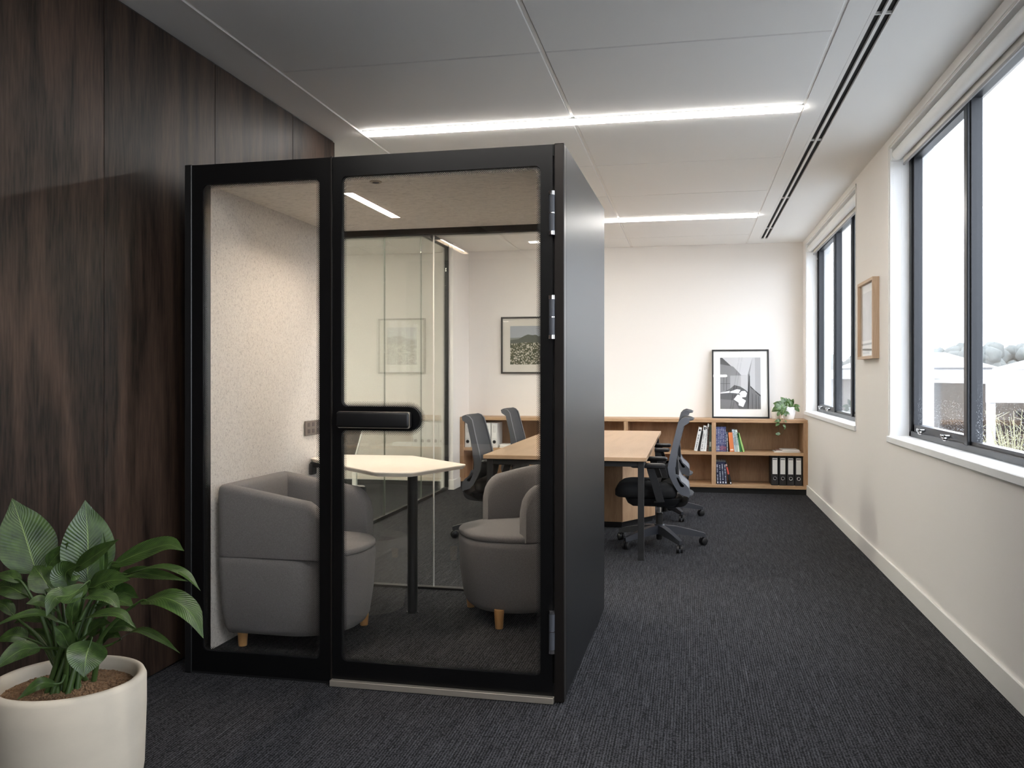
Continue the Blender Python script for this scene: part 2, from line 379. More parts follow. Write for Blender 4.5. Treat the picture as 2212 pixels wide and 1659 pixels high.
mk('ceiling_border', box(.83, XR + .02, YF, YB, ZC, ZC + .03), M_ceil, ceiling, 0)
mk('ceiling_border', box(.737, .83, 9.975, YB, ZC, ZC + .03), M_ceil, ceiling, 0)
for i in range(3):
    for j in range(4): mk('ceiling_tile', box(-6.0 + i * 1.08 + .004, -6.0 + (i + 1) * 1.08 - .004, 5.3 + j * 1.25 + .004, 5.3 + (j + 1) * 1.25 - .004, ZC, ZC + .028, .004), M_ceil, ceiling, 0)
# walls
wl = structure('wall_left', box(-2.78, -2.262, YF, 5.285, 0, ZC + .03), M_matt, 'dark smoked oak veneer panel wall beside the black booth', 'wall')
joints = [YF, -5.12, -4.3, -3.48, -2.66, -1.84, -1.02, -.2, .6, 1.4, 2.21, 3.027, 3.84, 4.68, 5.285]
for a, b in zip(joints, joints[1:]): mk('veneer_panel', box(-2.262, XL, a + .0018, b - .0018, .008, ZC - .012, .001), M_dark, wl, 0)
mk('veneer_end_panel', box(-2.78, -2.2625, 5.286, 5.30, .008, ZC - .012), M_dark, wl, 0)
structure('wall_back', box(-6.1, 1.5, YB, YB + .12, 0, ZC + .03), M_wall, 'plain white end wall above the low oak bookcase', 'wall')
structure('wall_front', box(-2.3, 1.5, YF - .12, YF, 0, ZC + .03), M_wall, 'plain white end wall opposite the bookcase', 'wall')
bm = box(-6.12, -6.0, 5.2, YB, 0, ZC + .03); bx(bm, -6.0, -2.78, 5.2, 5.29, 0, ZC + .03)
structure('wall_meeting_room', bm, M_wall, 'white walls of the glazed meeting room', 'wall')
nib = structure('wall_nib', box(-2.765, -2.645, 9.575, YB, 0, ZC), M_wall, 'short white wall end between glass partition and bookcase', 'wall')
XO = 1.50
WINS = [(7.078, 10.035), (2.965, 5.92), (-1.15, 1.805), (-5.3, -2.35)]       # y ranges
ZS, ZH = .905, 2.735
bm = bmesh.new()
bx(bm, XR, XO, YF - .12, YB + .12, -.1, ZS - .04); bx(bm, XR, XO, YF - .12, YB + .12, ZH, ZC + .15)
ys = [YF - .12] + [q for w in sorted(WINS) for q in w] + [YB + .12]
for a, b in zip(ys[0::2], ys[1::2]): bx(bm, XR, XO, a, b, ZS - .04, ZH)
structure('wall_right', bm, M_wall, 'white window wall with deep openings along the office', 'wall')
def baseboard(name, x0, x1, y0, y1, label, hgt=.11):
    bm = box(x0, x1, y0, y1, 0, hgt, .003); return structure(name, bm, M_trimw, label, 'baseboard')
baseboard('baseboard_right', XR - .014, XR, YF, 9.888, 'white painted baseboard along the foot of the window wall')
baseboard('baseboard_back', -6.0, -2.78, YB - .014, YB, 'white painted baseboard of the meeting room end wall')
bm = box(-2.78, -2.631, 9.56, 9.575, 0, .11, .002); bx(bm, -2.645, -2.631, 9.575, 9.855, 0, .11, .002)
structure('baseboard_nib', bm, M_trimw, 'white baseboard wrapping the short wall end by the bookcase', 'baseboard')

# ------------------------------------------------------------ strip lights and air slot
def strip_light(x0, x1, y, label, w=.046, m=None, group=None):
    t = empty('strip_light', label, 'light', ((x0 + x1) / 2, y, ZC), 0, group)
    L = (x1 - x0) / 2
    mk('diffuser', box(-L + .004, L - .004, -w + .004, w - .004, -.015, .012, .002), m or M_led, t, 0)
    bm = bmesh.new()
    for s in (-1, 1): bx(bm, -L, L, s * w - .003, s * w + .003, -.004, .02)
    for s in (-1, 1): bx(bm, s * L - .003, s * L + .003, -w - .003, w + .003, -.004, .02)
    mk('frame', bm, M_white, t, 0); return t
strip_light(-1.986, .615, LEDY[3], 'long recessed strip light in the ceiling running above the black booth')
strip_light(-1.986, .615, LEDY[4], 'long recessed strip light in the ceiling above the oak desk')
strip_light(-1.986, .615, LEDY[2], 'recessed ceiling strip light on the entrance side of the booth door')
strip_light(-1.986, .615, -2.8, 'recessed ceiling strip light furthest from the booth, near the entrance end wall')
strip_light(-5.4, -3.2, 7.2, 'added unseen light panel brightening the meeting room, widened to soften shadows', .14, M_fillm)  # unseen fill lamp added to brighten the meeting room, wide for softer shadows
t = empty('air_slot_diffuser', 'long twin slot air diffuser in the ceiling beside the window wall', 'air vent', (.79, 2., ZC))
y0, y1 = YF - 2., 9.973 - 2.
for a, b in ((-.033, -.007), (.008, .035)): mk('dark_slot', box(a, b, y0, y1, .012, .03), mat('slot_black', rgb(8, 8, 8), .9), t, 0)
for a, b in ((-.0525, -.033), (-.007, .008), (.035, .04)): mk('slot_rail', box(a, b, y0, y1, -.001, .03), M_trimw, t, 0)
for yy in (5.9, 7.75, 9.3, 3.9): mk('slot_joiner', box(-.033, .035, yy - 2.008, yy - 2., 0, .012), M_trimw, t, 0)
t = empty('round_air_diffuser', 'round white air diffuser in the meeting room ceiling', 'air vent', (-3.62, 9.32, ZC))
bm = bmesh.new(); lathe(bm, [(.30, 0), (.30, -.012), (.27, -.022), (.25, -.012), (.25, 0)], seg=40); mk('outer_ring', bm, M_white, t)
bm = bmesh.new(); lathe(bm, [(.235, -.004), (.23, -.016), (.0, -.026)], seg=40); mk('centre_disc', bm, M_white, t)

# ------------------------------------------------------------ windows and blinds
M_frame = mat('charcoal_window_frame', rgb(52, 54, 58), .35, .4)
for n, (ya, yb) in enumerate(WINS):
    w = empty('window_%d' % (n + 1), ['charcoal framed window beside the trailing plant and bookcase', 'large charcoal framed window with rain specks, opposite the black booth', 'charcoal framed window on the entrance side of the booth', 'last charcoal framed window of the window wall'][n], 'window', (0, ya, 0), 0, None, 'structure')
    L = yb - ya; x0, x1 = 1.355, 1.425
    zb, zt = ZS, ZH
    bm = bmesh.new()
    bx(bm, x0, x1, 0, L, zb, zb + .035, .003); bx(bm, x0, x1, 0, L, zt - .05, zt, .003); bx(bm, x0, x1, 0, .045, zb, zt, .003); bx(bm, x0, x1, L - .045, L, zb, zt, .003)
    mk('window_frame', bm, M_frame, w, 0)
    m1, m2 = L - 1.17, L - 2.10
    for q in (m1, m2): mk('mullion', box(x0 - .004, x1, q - .028, q + .028, zb + .03, zt - .045, .004), M_frame, w, 0)
    cells = [(m1 + .028, L - .045), (m2 + .028, m1 - .028), (.045, m2 - .028)]
    for k, (a, b) in enumerate(cells):
        s = .042 if k != 1 else .018
        bm = bmesh.new(); X0, X1 = x0 + .012, x1 - .01
        bx(bm, X0, X1, a, b, zb + .035, zb + .035 + s); bx(bm, X0, X1, a, b, zt - .05 - s, zt - .05); bx(bm, X0, X1, a, a + s * .8, zb + .035, zt - .05); bx(bm, X0, X1, b - s * .8, b, zb + .035, zt - .05)
        sash = mk('sash', bm, M_frame, w, 0)
        mk('pane', box(1.388, 1.394, a + s * .7, b - s * .7, zb + .035 + s * .8, zt - .05 - s * .8), M_panew, sash, 0)
        if k != 1:
            for q in (a + .30, b - .28):
                bm = bmesh.new(); bx(bm, x0 - .03, x0 + .012, q - .018, q + .018, zb + .045, zb + .062, .004); bx(bm, x0 - .026, x0 - .006, q - .03, q + .008, zb + .03, zb + .05, .006)
                tube(bm, [(x0 - .02, q - .025, zb + .055), (x0 - .022, q + .03, zb + .06)], .007); mk('latch', bm, M_chrome if k == 0 else M_black, sash)
    mk('window_sill', box(XR - .018, x0, -.012, L + .012, ZS - .04, ZS, .004), M_reveal, w, 0)
    mk('outer_sill', box(x1, XO + .06, 0, L, ZS - .06, ZS - .01), M_reveal, w, 0)
    bm = box(XR + .002, x0, L - .006, L, ZS, ZH); bx(bm, XR + .002, x0, 0, .006, ZS, ZH); bx(bm, XR + .002, x0, .006, L - .006, ZH - .006, ZH)
    mk('inner_reveal', bm, M_reveal, w, 0)
    bm = box(x1, XO, L - .006, L, ZS, ZH); bx(bm, x1, XO, 0, .006, ZS, ZH); mk('outer_reveal', bm, M_reveal, w, 0)
    bm = bmesh.new()
    for q in (-.02, L + .008): bx(bm, XR - .006, XR, q, q + .012, ZS, ZH + .02)
    bx(bm, XR - .006, XR, -.02, L + .02, ZH + .008, ZH + .02)
    mk('architrave_bead', bm, M_trimw, w, 0)
    t = empty('roller_blind', ['rolled up white roller blind in the window by the trailing plant', 'rolled up white roller blind in the large window opposite the booth', 'rolled up white roller blind in the entrance side window', 'rolled up white roller blind in the last window'][n], 'blind', (1.285, ya + L / 2, 2.688), 0)
    h = L / 2 - .02
    bm = bmesh.new(); tube(bm, [(0, -h, 0), (0, h, 0)], .036, 20); mk('roll', bm, M_white, t)
    bm = bmesh.new(); bx(bm, .028, .033, -h + .02, h - .02, -.062, 0); mk('blind_cloth', bm, mat('blind_fabric', rgb(228, 226, 222), .9), t, 0)
    bm = bmesh.new(); bx(bm, .024, .038, -h + .02, h - .02, -.075, -.06, .003); mk('bottom_bar', bm, mat('grey_bar', rgb(150, 150, 152), .4), t, 0)
    for s in (-1, 1): mk('bracket', box(-.04, .04, s * h - .004 if s > 0 else -h - .016, h + .016 if s > 0 else -h + .004, -.04, .046, .004), M_white, t, 0)
    bm = bmesh.new(); pts = [(-.03, h - .012, 0)] + [(-.03, h - .012, -z * .13) for z in range(1, 10)] + [(-.024, h - .012, -1.28), (-.005, h - .012, -1.325), (.014, h - .012, -1.28)] + [(.02, h - .012, -z * .13) for z in range(9, -1, -1)]
    # beads of the chain
    for a, b in zip(pts, pts[1:]):
        a, b = Vector(a), Vector(b); k = max(2, int((b - a).length / .012))
        for i in range(k):
            p = a.lerp(b, i / k); bmesh.ops.create_icosphere(bm, subdivisions=1, radius=.0026, matrix=Matrix.Translation(p))
    mk('bead_chain', bm, M_white, t, 60)

# ------------------------------------------------------------ glass partition and meeting room
t = empty('glass_partition', 'full height glass partition with black tracks in front of the meeting room', 'partition', (XG, 5.30, 0))
LP = 9.575 - 5.30
mk('top_track', box(-.03, .03, 0, LP, 2.745, ZC, .002), M_black, t, 0)
mk('bottom_track', box(-.02, .02, 0, LP, 0, .03, .002), M_matt, t, 0)
mk('end_channel', box(-.025, .025, LP - .03, LP, .03, 2.745), M_black, t, 0)
ybs = [.0, 1.12, 2.222, 3.318, LP - .03]
for a, b in zip(ybs, ybs[1:]): mk('glass_panel', box(-.006, .006, a + .0025, b - .0025, .03, 2.745), M_paneg, t, 0)
for a in ybs[1:-1]: mk('joint_strip', box(-.0065, .0065, a - .0022, a + .0022, .03, 2.745), mat('clear_joint', rgb(120, 126, 120), .3), t, 0)
# flip-top mobile table in the meeting room
p = at_y(765, 1000, 8.86)
t = empty('flip_top_table', 'grey flip top table on white columns with castors in the meeting room', 'table', (p.x, 8.86, 0), 0)
bm = bmesh.new(); top = [(-1.15, .46), (.015, .44), (.068, .705), (-1.12, .725)]
loft(bm, [[(x, y + (z - .45) * .25, z) for x, z in top] for y in (-.015, .010)]); mk('table_top', bm, mat('mid_grey_laminate', rgb(40, 41, 43), .6), t, 0)
bm = bmesh.new(); ed = [(.015, .44), (.029, .44), (.084, .718), (-1.12, .738), (-1.12, .725), (.068, .705)]
loft(bm, [[(x, y + (z - .45) * .25, z) for x, z in ed] for y in (-.017, .012)]); mk('white_edge', bm, M_white, t, 0)
for x in (-.006, -1.0):
    mk('column', box(x - .024, x + .024, .012, .052, .09, .56, .004), M_white, t, 0)
    bm = bmesh.new(); tube(bm, [(x - .13, -.12, .06), (x - .02, .0, .085), (x, .03, .095), (x, .3, .06)], [.012, .016, .018, .014]); tube(bm, [(x, .03, .095), (x + .04, -.1, .07)], [.016, .012]); ft = mk('foot', bm, M_chrome, t)
    for cx_, cy_ in ((x + .04, -.11), (x - .14, -.13), (x, .31)):
        bm = bmesh.new(); tube(bm, [(cx_ - .012, cy_, .03), (cx_ + .012, cy_, .03)], .03, 16); mk('castor', bm, M_plgrey, ft)

# ------------------------------------------------------------ acoustic booth (local frame: x to the left is negative, y into the booth)
BA = radians(-.95)
booth = empty('meeting_booth', 'black acoustic meeting booth with glass front, hinged door and felt lining', 'booth', (-.485, 3.385, 0), BA)
W, D, H, FZ, CZ = 1.66, 1.385, 2.196, .08, 2.12
XW = -1.582                                   # felt face
# base, sides, roof
mk('base', box(-W + .01, -.006, .012, D - .006, 0, FZ - .004), M_matt, booth, 0)
mk('booth_floor', box(XW, -.05, .03, D - .04, FZ - .004, FZ), M_carpet, booth, 0)
mk('side_panel', box(-.03, 0, .06, D, .012, H, .002), M_side, booth, 0)
mk('corner_post', box(-.04, 0, 0, .06, .004, H, .003), M_post, booth, 0)
mk('side_panel', box(-W, -W + .04, .045, D, .012, H, .002), M_side, booth, 0)
mk('corner_post', box(-W, -W + .034, 0, .06, .004, H, .003), M_black, booth, 0)
mk('felt_lining', box(-W + .04, XW, .075, D - .04, FZ, CZ), M_felt, booth, 0)
mk('felt_lining', box(-.05, -.03, .075, D - .04, FZ, CZ), M_felt, booth, 0)
bm = bmesh.new(); bx(bm, XW, -1.079, .05, D - .04, CZ, CZ + .03); bx(bm, -1.027, -.05, .05, D - .04, CZ, CZ + .03); bx(bm, -1.079, -1.027, .05, .343, CZ, CZ + .03); bx(bm, -1.079, -1.027, .982, D - .04, CZ, CZ + .03); mk('felt_ceiling', bm, M_feltc, booth, 0)
mk('roof', box(-W + .003, -.003, .01, D, CZ + .03, H - .001), M_matt, booth, 0)
# fixed front panel
xl0, xl1 = -W + .036, -.984
out = [(xl0, .012), (xl1, .012), (xl1, H - .003), (xl0, H - .003)]
hole = round_poly([(-1.574, .102), (-1.032, .102), (-1.032, 2.108), (-1.574, 2.108)], .024)
fp = mk('fixed_panel', plate(out, hole, 0.004, .028), M_booth, booth, 0)
mk('pane', box(-1.59, -1.02, .013, .019, .09, 2.12), M_paneb, fp, 0)
mk('dot_print', band(hole, .02, .0115), M_frit, fp, 0)
mk('mullion', box(-.983, -.975, .0, .05, .004, H, .001), M_post, booth, 0)
mk('inner_jamb', box(-1.62, -1.58, .03, .075, FZ, CZ), M_black, booth, 0)
# door
dx0, dx1 = -.972, -.046
out = [(dx0, .026), (dx1, .026), (dx1, H - .004), (dx0, H - .004)]
hole = round_poly([(-.934, .102), (-.094, .102), (-.094, 2.112), (-.934, 2.112), (-.934, 1.157), (-.592, 1.157), (-.592, 1.060), (-.934, 1.060)],
                  [.024, .024, .024, .024, .024, .047, .047, .024])
door = mk('door', plate(out, hole, 0.002, .03), M_booth, booth, 0)
mk('pane', box(-.95, -.08, .013, .019, .09, 2.12), M_paneb, door, 0)
mk('dot_print', band(hole, .02, .0115), M_frit, door, 0)
bm = box(-.936, -.622, -.052, -.006, 1.073, 1.138, .010, 3); mk('handle', bm, M_black, door)
bm = box(-.930, -.6208, -.047, -.040, 1.0715, 1.1392, .006, 2); mk('handle_edge', bm, M_steel, door)
bm = box(-.90, -.66, -.01, .002, 1.09, 1.12); mk('handle_mount', bm, M_black, door)
mk('kick_strip', box(-.976, -.040, -.022, .004, .002, .026, .001), M_steel, door, 0)
for z0, z1 in ((1.843, 1.999), (1.436, 1.591), (.206, .361)):
    hg = bmesh.new(); tube(hg, [(-.047, -.010, z0), (-.047, -.010, z1)], .0115, 18); hg = mk('hinge', hg, M_plgrey, door)
    for q in (z0, z1, (z0 + z1) / 2):
        c = bmesh.new(); e = .0075 if q != (z0 + z1) / 2 else .002
        tube(c, [(-.047, -.010, q - e), (-.047, -.010, q + e)], .0128, 18); mk('cap', c, M_chrome, hg)
mk('hinge_gap', box(-.045, -.04, .02, .05, .02, H - .01), M_matt, booth, 0)
# glazed back
bm = box(XW - .02, -.03, D - .05, D - .005, CZ - .034, CZ + .04, .002); mk('back_rail', bm, M_post, booth, 0)
mk('back_sill', box(XW - .02, -.03, D - .05, D - .005, FZ - .004, FZ + .012, .001), M_matt, booth, 0)
xj = -.965
mk('back_pane', box(XW - .01, xj - .003, D - .031, D - .025, FZ + .012, CZ - .03), M_paneb, booth, 0)
mk('back_pane', box(xj + .003, -.03, D - .031, D - .025, FZ + .012, CZ - .03), M_paneb, booth, 0)
mk('joint_strip', box(xj - .003, xj + .003, D - .032, D - .024, FZ + .012, CZ - .034), mat('frosted_joint', rgb(225, 224, 220), .4), booth, 0)
bm = bmesh.new(); uv = bm.loops.layers.uv.new('UVMap')
f = bm.faces.new([bm.verts.new(p) for p in ((XW, D - .0335, CZ - .034), (-.05, D - .0335, CZ - .034), (-.05, D - .0335, CZ - .052), (XW, D - .0335, CZ - .052))])
for l, u in zip(f.loops, (0, 0, 1, 1)): l[uv].uv = (u, 0)
mk('dot_print', bm, M_frit, booth, 0)
# booth ceiling light, sensor and power plate
t = empty('booth_strip_light', 'short warm strip light recessed in the felt ceiling of the booth', 'light', (-1.527, 4.065, CZ), BA)
mk('diffuser', box(-.022, .022, -.312, .312, .016, .028), M_ledb, t, 0)
bm = bmesh.new()
for s in (-1, 1): bx(bm, s * .0245 - .0015, s * .0245 + .0015, -.319, .319, -.002, .016); bx(bm, -.026, .026, s * .3175 - .0015, s * .3175 + .0015, -.002, .016)
mk('frame', bm, mat('pale_metal', rgb(190, 182, 170), .4, .5), t, 0)
t = empty('ceiling_sensor', 'small round metal sensor in the felt ceiling of the booth', 'sensor', (-1.327, 3.56, CZ), 0)
bm = bmesh.new(); lathe(bm, [(.026, 0), (.026, -.004), (.02, -.006), (.017, -.003)], seg=24); mk('ring', bm, M_steel, t)
bm = bmesh.new(); lathe(bm, [(.0165, -.001), (.012, -.007), (.0, -.009)], seg=20); mk('lens', bm, M_plgrey, t)
t = empty('power_plate', 'dark grey power outlet plate set in the pale felt wall', 'outlet', (-2.043, 4.51, 1.0), BA)
M_sock = mat('outlet_grey', rgb(104, 94, 88), .5)
mk('plate', box(0, .007, -.115, .115, -.04, .04, .002), M_sock, t, 0)
for yy in (-.075, -.02, .04, .085):
    for zz in (-.017, .019): mk('socket', box(.007, .0085, yy - .014, yy + .014, zz - .011, zz + .011, .001), mat('outlet_dark', rgb(74, 66, 62), .5), t, 0)

# table in the booth
TZ = .834
t = empty('booth_table', 'white hexagonal table on one black leg between the armchairs in the booth', 'table', (-1.39, 4.26, FZ))
k = (EYE - TZ) / (EYE - .74)
hexp = [(-1.735, 4.64), (-1.531, 4.682), (-1.349, 5.164), (-1.858, 5.731), (-2.343, 5.70), (-2.48, 5.396), (-2.048, 4.936)]
hp = [(x * k, y * k) for x, y in hexp]
hp = [(-1.446, 3.868), (-1.272, 3.888), (-1.118, 4.31), (-1.542, 4.73), (-2.043, 4.71), (-2.043, 4.47), (-1.70, 4.11)]
hp = [(x + 1.39, y - 4.26) for x, y in hp]
rp = round_poly(hp, [.03, .03, .03, .03, .005, .005, .03], 5)
bm = bmesh.new(); zt = TZ - FZ
loft(bm, [[(x, y, zt - .022) for x, y in offset_poly(rp, .014)], [(x, y, zt - .006) for x, y in rp], [(x, y, zt - .002) for x, y in rp], [(x, y, zt) for x, y in offset_poly(rp, .002)]])
mk('table_top', bm, M_tabtop, t, 30)
bm = bmesh.new(); tube(bm, [(0, 0, 0.004), (0, 0, zt - .03)], .026, 24); lathe(bm, [(.03, .0), (.03, .004)], seg=24); mk('leg', bm, M_matt, t)
mk('mounting_plate', box(-.16, .09, -.09, .09, zt - .032, zt - .021, .003), M_matt, t, 0)
bm = box(-.653, -.58, .20, .24, zt - .05, zt - .022, .004); bx(bm, -.653, -.635, .19, .25, zt - .09, zt - .03, .003); mk('wall_bracket', bm, M_matt, t, 0)

# ------------------------------------------------------------ armchairs (local: facing +x)
def armchair(XA, RB):
    t = empty('armchair', 'a', 'armchair')
    out = round_poly([(-.30, -.305), (.30, -.305), (.30, .305), (-.30, .305)], [RB, .27, .27, RB], 10)
    bm = bmesh.new()
    prof = [(.066, .065), (.071, .045), (.10, .028), (.22, .010), (.38, .0), (.405, .003), (.411, .012)]
    loft(bm, [[(x, y, z) for x, y in offset_poly(out, d)] for z, d in prof]); mk('base', bm, M_fab, t, 50)
    bm = bmesh.new()
    ins = round_poly([(-.28, -.29), (.302, -.306), (.302, .306), (-.28, .29)], [max(.05, RB - .03), .272, .272, max(.05, RB - .03)], 10)
    prof = [(.409, .02), (.412, .004), (.418, .0), (.432, .0), (.439, .006), (.445, .035), (.452, .12), (.454, .2)]
    loft(bm, [[(x, y, z) for x, y in offset_poly(ins, d)] for z, d in prof]); mk('seat_cushion', bm, M_fab, t, 50)
    # wrap-around back and arms
    path = [p for p in out]; n = len(path)
    st = max(range(n), key=lambda i: (path[i][1] > 0 and path[i][0] <= .02) * (path[i][0] + 10))
    seq = [path[(st + i) % n] for i in range(n)]
    seq = [p for p in seq if p[0] < .021]
    inn = offset_poly(out, .082); iseq = [inn[(st + i) % n] for i in range(n)]; iseq = [q for p, q in zip([path[(st + i) % n] for i in range(n)], iseq) if p[0] < .021]
    def ext(sign):
        o, i = [], []
        for q in (XA, XA - .01, XA - .025, XA - .045, XA - .07): o.append((q, sign * .305)); i.append((q, sign * .223))
        return o, i
    oL, iL = ext(1); oR, iR = ext(-1)
    outer = oL + seq + oR[::-1]; inner = iL + iseq + iR[::-1]
    def top(x):
        b = .725 - max(0, (x + .22)) * .17
        d = XA - x; R = .10
        if d < R: b -= R - sqrt(max(0, R * R - (R - d) ** 2)) - 0
        return b
    bm = bmesh.new(); rings = []
    for (ox, oy), (ix, iy) in zip(outer, inner):
        zt = top(ox); o, i = Vector((ox, oy)), Vector((ix, iy)); d = (i - o)
        def P(f, z): q = o + d * f; return (q.x, q.y, z)
        rings.append([P(.04, .414), P(0, .425), P(0, zt - .035), P(.05, zt - .013), P(.18, zt - .002), P(.5, zt + .002), P(.82, zt - .004), P(.95, zt - .018), P(1, zt - .045), P(1, .43), P(.9, .414)])
    loft(bm, rings); mk('back_shell', bm, M_fab, t, 50)
    for x in (-.215, .19):
        for y in (-.21, .21):
            bm = bmesh.new(); lathe(bm, [(.018, 0), (.019, .002), (.024, .075), (.024, .09)], (x, y, 0), 20); mk('leg', bm, M_leg, t)
    return t
a1 = armchair(.20, .05); a1.location = (-1.742, 3.785, FZ); a1.rotation_euler = (0, 0, radians(-1)); a1['label'] = 'grey fabric tub armchair backed against the pale felt wall, at the fixed glass'
a2 = armchair(.09, .20); a2.location = (-.85, 4.345, FZ); a2.rotation_euler = (0, 0, radians(213)); a2['label'] = 'grey fabric tub armchair turned towards the door, on the hinge side of the booth'
for a in (a1, a2): a['group'] = 'grey armchairs in the booth'

# ------------------------------------------------------------ desk
t = empty('oak_desk', 'large oak topped bench desk on black frame with oak pedestal', 'desk', (-.88, 7.62, 0))
hx, hy = .58, 1.525
mk('desk_top', box(-hx, hx, -hy, hy, .692, .72, .002), M_oaky, t, 0)
bm = bmesh.new()
for s in (-1, 1): bx(bm, -hx + .02, hx - .02, s * (hy - .06) - .02, s * (hy - .06) + .02, .652, .69)
for s in (-1, 1): bx(bm, s * (hx - .04) - .02, s * (hx - .04) + .02, -hy + .06, hy - .06, .652, .69)
bx(bm, -.02, .02, -hy + .06, hy - .06, .652, .69)
mk('frame', bm, M_matt, t, 0)
for sx in (-1, 1):
    for sy in (-1, 1): mk('leg', box(sx * (hx - .04) - .021, sx * (hx - .04) + .021, sy * (hy - .055) - .021, sy * (hy - .055) + .021, 0, .69, .002), M_matt, t, 0)
ped = [(-.315, -.19), (.315, -.19), (.615, .235), (.615, .25), (-.615, .25), (-.615, .235)]
ped = [(-.315, -.19), (.315, -.19), (.565, .225), (.57, .25), (-.57, .25), (-.565, .225)]
bm = bmesh.new(); prism(bm, ped, .05, .652); mk('pedestal', bm, M_oakz, t, 0)
bm = bmesh.new(); prism(bm, offset_poly(ped, .02), 0, .05); mk('plinth', bm, M_black, t, 0)

# ------------------------------------------------------------ office chairs (local: facing +x)
def bez(P, n):
    """Catmull-Rom through points"""
    P = [Vector(p) for p in P]; Q = [2 * P[0] - P[1]] + P + [2 * P[-1] - P[-2]]; out = []
    for i in range(1, len(Q) - 2):
        for k in range(n):
            t = k / n; a, b, c, d = Q[i - 1], Q[i], Q[i + 1], Q[i + 2]
            out.append(.5 * ((2 * b) + (-a + c) * t + (2 * a - 5 * b + 4 * c - d) * t * t + (-a + 3 * b - 3 * c + d) * t ** 3))
    out.append(P[-1]); return out
def office_chair():
    t = empty('office_chair', 'a', 'chair')
    # back: side outline traced in a vertical plane (x, z)
    K = lambda a, b: (-.0558 - a * .000477, 1.0852 - b * .000491)
    prof = bez([K(*q) for q in ((358, 242), (300, 216), (240, 238), (195, 288), (128, 530), (64, 780), (33, 960), (54, 1080), (109, 1200), (169, 1300), (242, 1372), (338, 1408))], 3)
    hw = lambda z: .200 + .030 * sin(pi * min(1, max(0, (z - .42) / .56)))
    bm = bmesh.new(); rings = []; NS = 10
    for i, p in enumerate(prof):
        tg = (prof[min(i + 1, len(prof) - 1)] - prof[max(0, i - 1)]).normalized(); nrm = Vector((tg.y, -tg.x))
        w = hw(p.y); ring = []
        for sgn in (0, 1):
            for s in (range(NS + 1) if not sgn else range(NS, -1, -1)):
                q = -1 + 2 * s / NS; cv = -.034 * (1 - q * q) - .004
                ring.append((p.x + cv + nrm.x * .012 * sgn, q * w, p.y + nrm.y * .012 * sgn))
        rings.append(ring)
    loft(bm, rings); back = mk('backrest', bm, M_mesh, t, 40)
    side = [K(*q) for q in ((240, 232), (190, 285), (125, 530), (60, 780), (28, 960), (48, 1080), (103, 1200), (163, 1300), (232, 1372), (330, 1402), (352, 1420), (364, 1340), (350, 1268), (300, 1214), (236, 1165), (196, 1078), (150, 1066), (143, 980), (166, 820), (176, 700), (222, 520), (266, 345), (350, 292), (363, 252), (352, 222), (300, 210))]
    hole = [K(*q) for q in ((158, 1110), (190, 1112), (226, 1180), (272, 1226), (276, 1250), (250, 1262), (220, 1248), (180, 1170))]
    side = round_poly(side, .004, 2)
    for sg in (-1, 1):
        bm = plate(side, hole, sg * .205, sg * .232)
        for v in bm.verts: v.co.y = sg * (hw(v.co.z) + (abs(v.co.y) - .205) - .016)
        mk('back_rim', bm, M_rim, back, 40)
    bm = bmesh.new(); pr = bez([K(*q) for q in ((196, 1085), (236, 1168), (300, 1220), (348, 1275), (360, 1340), (356, 1372))], 4)
    loft(bm, [[(p.x, -.19, p.y), (p.x, .19, p.y), (p.x + .012, .19, p.y - .004), (p.x + .012, -.19, p.y - .004)] for p in pr]); mk('lower_shell', bm, M_rim, back, 40)
    bm = bmesh.new(); pr = bez([K(*q) for q in ((350, 1390), (330, 1455), (265, 1520), (120, 1556), (0, 1570), (-150, 1572))], 5)
    loft(bm, [[(p.x, -w, p.y + .017), (p.x, w, p.y + .017), (p.x, w, p.y - .017), (p.x, -w, p.y - .017)] for p, w in ((q, .08 + .12 * max(0, min(1, (-.06 - q.x) / .15))) for q in pr)])
    mk('back_carrier', bm, M_plastic, t, 40)
    bm = bmesh.new(); pr = bez([K(*q) for q in ((178, 850), (186, 900), (190, 1000), (196, 1085))], 4)
    loft(bm, [[(p.x, -.17, p.y), (p.x, .17, p.y), (p.x + .016, .17, p.y), (p.x + .016, -.17, p.y)] for p in pr]); mk('lumbar_pad', bm, M_plastic, back, 40)
    # seat
    out = round_poly([(-.135, -.225), (.325, -.245), (.325, .245), (-.135, .225)], [.07, .12, .12, .07], 7)
    bm = bmesh.new()
    def sz(x, z): return z - .42 * max(0, x - .20) ** 1.6 * (1 if z > .40 else .55)
    for_pr = [(.378, .05), (.384, .018), (.405, .0), (.445, .0), (.472, .014), (.489, .045), (.494, .12)]
    loft(bm, [[(x, y, sz(x, z)) for x, y in offset_poly(out, d)] for z, d in for_pr]); mk('seat', bm, M_seat, t, 50)
    bm = bmesh.new(); pan = round_poly([(-.17, -.2), (.25, -.2), (.25, .2), (-.17, .2)], .06, 5)
    loft(bm, [[(x, y, z) for x, y in offset_poly(pan, d)] for z, d in ((.31, .06), (.335, .02), (.375, .0), (.38, .02))]); mk('seat_pan', bm, M_plastic, t, 40)
    mk('lever', box(.12, .17, -.235, -.19, .305, .33, .006), M_plastic, t)
